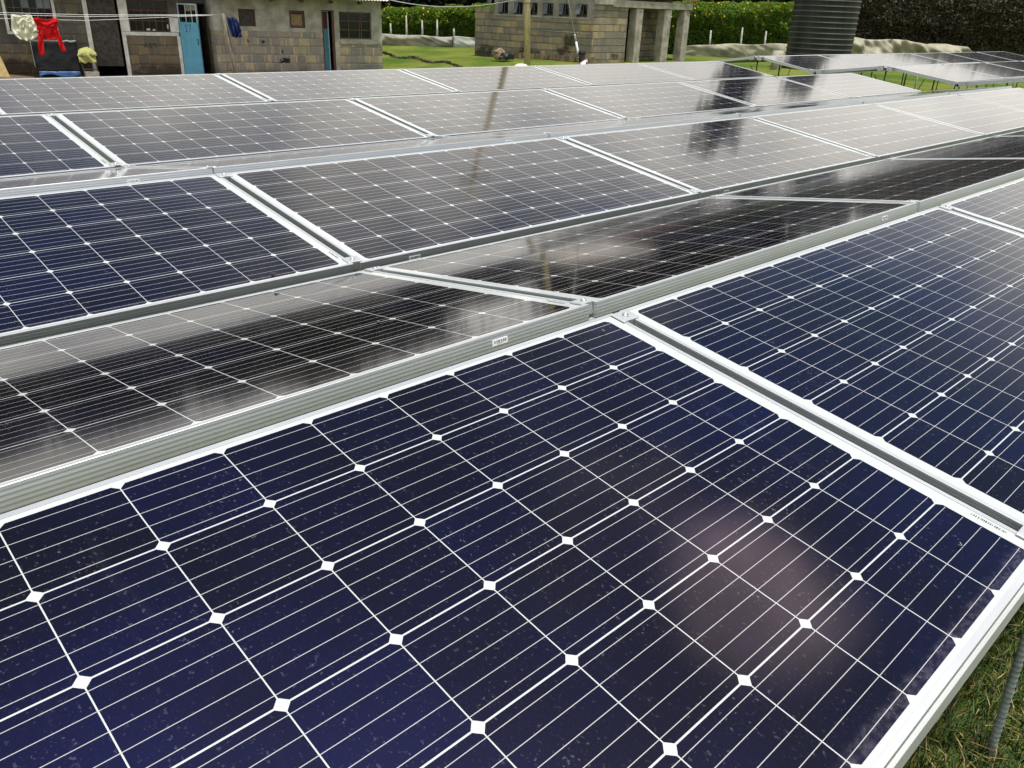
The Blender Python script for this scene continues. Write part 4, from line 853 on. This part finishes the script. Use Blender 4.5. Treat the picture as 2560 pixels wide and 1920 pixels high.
# ------------------------------------------------------------------ water tank on a stone plinth
tx, ty = CAM.x+30*math.sin(R(62.93)), CAM.y+30*math.cos(R(62.93)); tg = gz(tx, ty)
tank = tag(empty('water_tank', (tx, ty, -0.42)), 'tall black ribbed plastic water tank beside the clipped hedge', 'water tank')
prof = [(0.98, 0.0), (1.02, 0.03)]; z = 0.06; i = 0
while z < 2.5:
    prof += [(1.005, z), (1.005, z+0.10), (1.032, z+0.118), (1.032, z+0.136), (1.005, z+0.152)]; z += 0.155; i += 1
prof += [(1.0, z+0.02), (0.86, z+0.20), (0.5, z+0.34), (0.30, z+0.38)]
def tank_mat():
    mt, t, p = new_mat('black_ribbed_plastic'); co = t.add('ShaderNodeTexCoord').outputs['Object']; x, y, zc = t.sep(co)
    n = t.noise(t.vmath('MULTIPLY', co, (1, 1, 0.15)).outputs[0], 3.0, 5); n2 = t.noise(co, 14.0, 4)
    rib = t.ramp(t.math('FRACT', t.math('DIVIDE', t.math('SUBTRACT', zc, 0.06), 0.155)), 0.78, 0.86)
    c = t.mix(t.ramp(n, 0.35, 0.75), (0.012, 0.014, 0.018, 1), (0.045, 0.047, 0.050, 1))
    c = t.mix(t.math('MULTIPLY', rib, t.math('MULTIPLY_ADD', n2, 0.45, 0.10)), c, (0.17, 0.165, 0.15, 1))
    t.link(c, p.inputs['Base Color']); p.inputs['Roughness'].default_value = 0.5; return mt
M['tank'] = tank_mat()
MB().lathe(prof, 64).build('tank_body', M['tank'], tank); MB().lathe([(0.31, 2.92), (0.31, 3.02), (0.1, 3.06)], 32).build('lid', M['black'], tank)
M['brick'] = stone_wall('reddish_plinth', 0.14, 0.26, (0.17, 0.085, 0.055), (0.12, 0.06, 0.045), (0.15, 0.12, 0.09), 0.014, stain=0.3, dirt_z=0.2)
o = MB().lathe([(1.22, 0.0), (1.22, -0.42-tg-0.02), (1.20, -0.42-tg-0.002)], 40, smooth=False).build('tank_plinth', M['brick']); o.location = (tx, ty, tg); tag(o, 'low round reddish stone plinth under the black water tank', 'plinth')
o = MB().tube([(0, 0, -0.1), (0, 0, 0.55)], 0.16, 16).build('concrete_stump', M['concrete']); sx, sy = CAM.x+28*math.sin(R(60.55)), CAM.y+28*math.cos(R(60.55)); o.location = (sx, sy, gz(sx, sy)); tag(o, 'short grey concrete stump at the left foot of the tank plinth', 'stump')

# ------------------------------------------------------------------ small things on the lawn
def rock(name, c, r, mat, label, cat, seed, flat=0.6):
    bm = bmesh.new(); bmesh.ops.create_icosphere(bm, subdivisions=3, radius=1.0)
    for v in bm.verts:
        k = 1+0.35*mnoise.noise(v.co*1.3+Vector((seed, 0, 0)))+0.12*mnoise.noise(v.co*3.5+Vector((0, seed, 0))); v.co = Vector((v.co.x*r[0]*k, v.co.y*r[1]*k, max(v.co.z, -0.6)*r[2]*k))
    me = bpy.data.meshes.new(name); bm.to_mesh(me); bm.free(); me.materials.append(mat); o = bpy.data.objects.new(name, me); COL.objects.link(o); o.location = c
    for p in me.polygons: p.use_smooth = seed % 2 == 0
    return tag(o, label, cat)
def on_ground(az, D): x, y = CAM.x+D*math.sin(R(az)), CAM.y+D*math.cos(R(az)); return Vector((x, y, gz(x, y)))
rock('rock', on_ground(42.75, 27.6)+Vector((0, 0, 0.18)), (0.24, 0.20, 0.20), M['rubble'], 'brown boulder on the grass at the toilet block corner', 'rock', 3)
rock('rubbish_bag', on_ground(43.2, 27.4)+Vector((0, 0, 0.14)), (0.26, 0.17, 0.13), M['blacksheet'], 'crumpled black rubbish bag beside the brown boulder', 'bag', 9)
bk = MB(); rb = random.Random(3)
for i in range(120):
    t = i/120; az = 34.6+5.6*t; c = on_ground(az, 31.5-5.2*t+0.35*math.sin(t*17)+rb.uniform(-.12, .12)); s = rb.uniform(0.05, 0.14)
    m4 = Matrix.Translation(c) @ Matrix.Rotation(rb.uniform(0, 3), 4, 'Z'); bk.box(-s, s, -s*0.4, s*0.4, -0.05, rb.uniform(0.0, 0.05), mat=m4, jit=0.02)
tag(bk.build('soil_bank', simple('dark_soil', (0.045, 0.032, 0.02), 0.95, var=0.4)), 'low crumbling dark soil edge crossing the lawn right of the house', 'soil bank')
gp = on_ground(44.2, 19.2); hh = CAM.z-19.2*math.tan(R(3.36))-gp.z
tb = tag(empty('plastic_drum', gp), 'pale rounded drum top peeking over the far panels beside the wooden pole', 'drum')
MB().lathe([(0.17, 0.0), (0.18, 0.05), (0.18, hh-0.12), (0.16, hh-0.05), (0.10, hh-0.01), (0.02, hh)], 28).build('drum_body', simple('pale_pink_plastic', (0.62, 0.50, 0.43), 0.5), tb)

# ------------------------------------------------------------------ seated person with a long cleaning pole
pg = Vector((14.24, 13.79, gz(14.24, 13.79)))
per = tag(empty('person', pg, (0, 0, R(136))), 'seated person in dark cap and white shirt holding a long pole', 'person')   # local +x points to the left of the view
M['skin'] = simple('dark_skin', (0.055, 0.030, 0.020), 0.55, var=0.1); M['shirt'] = simple('white_cotton', (0.62, 0.63, 0.68), 0.85, var=0.08); M['trouser'] = simple('dark_trousers', (0.03, 0.03, 0.04), 0.9); M['cap'] = simple('black_cap', (0.012, 0.012, 0.014), 0.8)
def skin(name, verts, edges, rads, mat, parent, root=0, lv=1):
    me = bpy.data.meshes.new(name); me.from_pydata(verts, edges, []); me.materials.append(mat); o = bpy.data.objects.new(name, me); COL.objects.link(o); o.parent = parent
    sk = o.modifiers.new('skin', 'SKIN'); sk.use_smooth_shade = True; me.skin_vertices  # layer is made by the modifier below
    bm = bmesh.new(); bm.from_mesh(me); ly = bm.verts.layers.skin.verify(); bm.verts.ensure_lookup_table()
    for i, v in enumerate(bm.verts): q = rads[i]; v[ly].radius = q if isinstance(q, tuple) else (q, q); v[ly].use_root = (i == root)
    bm.to_mesh(me); bm.free()
    sb = o.modifiers.new('sub', 'SUBSURF'); sb.levels = lv; sb.render_levels = lv; return o
ht = -0.12-pg.z; 
V_ = [(0, 0, 0.14), (0.02, 0, 0.32), (0.05, 0, ht-0.26), (0.06, 0, ht-0.20), (0.075, 0, ht-0.10), (0.075, 0, ht-0.03),
      (0.05, 0.17, ht-0.30), (0.16, 0.20, 0.22), (0.34, 0.10, 0.19), (0.05, -0.17, ht-0.30), (0.17, -0.20, 0.24), (0.36, -0.05, 0.24),
      (0.04, 0.10, 0.14), (0.40, 0.17, 0.20), (0.72, 0.17, 0.06), (0.80, 0.17, 0.10), (0.04, -0.10, 0.14), (0.40, -0.17, 0.20), (0.72, -0.17, 0.06), (0.80, -0.17, 0.10)]
E_ = [(0, 1), (1, 2), (2, 3), (3, 4), (4, 5), (2, 6), (6, 7), (7, 8), (2, 9), (9, 10), (10, 11), (0, 12), (12, 13), (13, 14), (14, 15), (0, 16), (16, 17), (17, 18), (18, 19)]
r1 = [0.12, 0.12, 0.09, 0.05, 0.088, 0.075, 0.052, 0.042, 0.03, 0.052, 0.042, 0.03, 0.085, 0.06, 0.04, 0.035, 0.085, 0.06, 0.04, 0.035]
for cx, cy, cz, s in ((0.36, 0.09, 0.20, 1), (0.38, -0.04, 0.255, -1)):      # fingers curled round the pole
    h0 = len(V_); V_.append((cx+0.03, cy, cz)); r1.append(0.026); E_.append((8 if s > 0 else 11, h0))
    for f in range(4):
        b = len(V_); V_ += [(cx+0.065, cy+0.018*(f-1.5), cz+0.012), (cx+0.085, cy+0.018*(f-1.5)+0.004, cz-0.012-0.004*abs(f-1.4)), (cx+0.068, cy+0.018*(f-1.5)+0.006, cz-0.036)]; r1 += [0.0095, 0.009, 0.008]; E_ += [(h0, b), (b, b+1), (b+1, b+2)]
    b = len(V_); V_ += [(cx+0.035, cy+0.03*s, cz-0.015), (cx+0.058, cy+0.022*s, cz-0.034)]; r1 += [0.0105, 0.009]; E_ += [(h0, b), (b, b+1)]
body = skin('body', V_, E_, r1, M['skin'], per)
hd = Vector((0.082, 0, ht-0.085))
fc = MB(); fc.lathe([(0.004, -0.115), (0.045, -0.10), (0.066, -0.06), (0.078, -0.01), (0.080, 0.035), (0.066, 0.08), (0.03, 0.105), (0.004, 0.11)], 20, hd)
fc.tube([hd+Vector((0.072, 0, 0.0)), hd+Vector((0.092, 0, -0.022)), hd+Vector((0.075, 0, -0.03))], [0.010, 0.015, 0.012], 8)
for s in (-1, 1): fc.tube([hd+Vector((0.0, 0.078*s, 0.015)), hd+Vector((-0.012, 0.088*s, -0.005)), hd+Vector((0.0, 0.078*s, -0.025))], [0.008, 0.014, 0.007], 8)
fc.tube([hd+Vector((0.066, -0.025, -0.058)), hd+Vector((0.076, 0, -0.057)), hd+Vector((0.066, 0.025, -0.058))], 0.006, 8)
fc.build('head', M['skin'], per)
ey = MB()
for s in (-1, 1): ey.lathe([(0.001, -0.008), (0.008, -0.004), (0.010, 0), (0.008, 0.004), (0.001, 0.008)], 10, hd+Vector((0.068, 0.030*s, 0.012)))
ey.build('eyes', M['label'], per)
cp = MB(); cp.lathe([(0.090, 0.03), (0.092, 0.06), (0.082, 0.10), (0.05, 0.128), (0.005, 0.135)], 24, hd); cp.grid(lambda u, v: hd+Vector(((0.082+0.075*v)*math.cos((u-0.5)*1.7), (0.082+0.06*v)*math.sin((u-0.5)*1.7), 0.036-0.018*v)), 12, 4); finish(cp.build('cap', M['cap'], per), 0.006)
skin('shirt', [(0, 0, 0.18), (0.02, 0, 0.34), (0.05, 0, ht-0.28), (0.058, 0, ht-0.225), (0.05, 0.17, ht-0.30), (0.10, 0.19, 0.30), (0.05, -0.17, ht-0.30), (0.11, -0.19, 0.31)], [(0, 1), (1, 2), (2, 3), (2, 4), (4, 5), (2, 6), (6, 7)], [0.145, 0.145, 0.115, 0.072, 0.072, 0.062, 0.072, 0.062], M['shirt'], per)
skin('trousers', [(0, 0, 0.13), (0.04, 0.10, 0.14), (0.40, 0.17, 0.20), (0.66, 0.17, 0.075), (0.04, -0.10, 0.14), (0.40, -0.17, 0.20), (0.66, -0.17, 0.075)], [(0, 1), (1, 2), (2, 3), (0, 4), (4, 5), (5, 6)], [0.14, 0.10, 0.075, 0.052, 0.10, 0.075, 0.052], M['trouser'], per)
st = tag(empty('cleaning_pole', (14.20, 13.845, -0.55)), 'long thin pole with thick white grip held beside the dark cap', 'pole')
a0, a1 = Vector((13.60, 14.45, 2.6)), Vector((14.21, 13.84, -0.58)); o0 = Vector(st.location)
pt = lambda t: a0.lerp(a1, t)-o0
MB().tube([pt(0), pt(0.745)], 0.011, 8).build('pole_shaft', M['alu_dull'], st); MB().tube([pt(0.735), pt(0.745), pt(0.775), pt(0.785)], [0.014, 0.024, 0.024, 0.014], 10).build('joint', M['steel'], st)
MB().tube([pt(0.786), pt(0.79), pt(0.895), pt(0.90)], [0.014, 0.027, 0.027, 0.02], 10).build('white_grip', M['label'], st); MB().tube([pt(0.90), pt(0.945)], 0.017, 8).build('dark_grip', M['black'], st); MB().tube([pt(0.945), pt(1.0)], 0.016, 8).build('pole_end', M['label'], st)

# dead insect and specks on the glass
for (r, xk, w, sz, lab) in (('C', -0.145, 0.035, 0.012, 'small brown dead insect at the lower edge of the bluish left panel'), ('A', -0.055, 0.93, 0.006, 'tiny black fly on the far corner of the huge foreground panel'), ('A', -0.075, 0.10, 0.005, 'tiny black fly near the lower right corner of the foreground panel'), ('B', -0.21, 0.32, 0.006, 'tiny black speck of a fly on the dark away-tilted panel')):
    root = empty('insect', row_point(r, xk, w)+Vector((0, 0, 0.0015)), (0, 0, xk*40)); tag(root, lab, 'insect')
    b = MB(); b.lathe([(0.05*sz, -0.9*sz), (0.28*sz, -0.5*sz), (0.33*sz, 0), (0.22*sz, 0.5*sz), (0.25*sz, 0.75*sz), (0.05*sz, 1.0*sz)], 10); o = b.build('body', M['ink'] if sz < 0.01 else M['bark'], root); o.rotation_euler = (R(90), 0, 0); o.location = (0, 0, 0.25*sz)
    for s in (-1, 1):
        w_ = MB(); w_.grid(lambda u, v: (s*(0.1+0.9*u)*sz, (0.3-0.9*u+0.35*(v-0.5))*sz, 0.42*sz+0.002*u), 3, 2); finish(w_.build('wing', M['greysheet'] if sz < 0.01 else M['bark'], root), 0.0003)
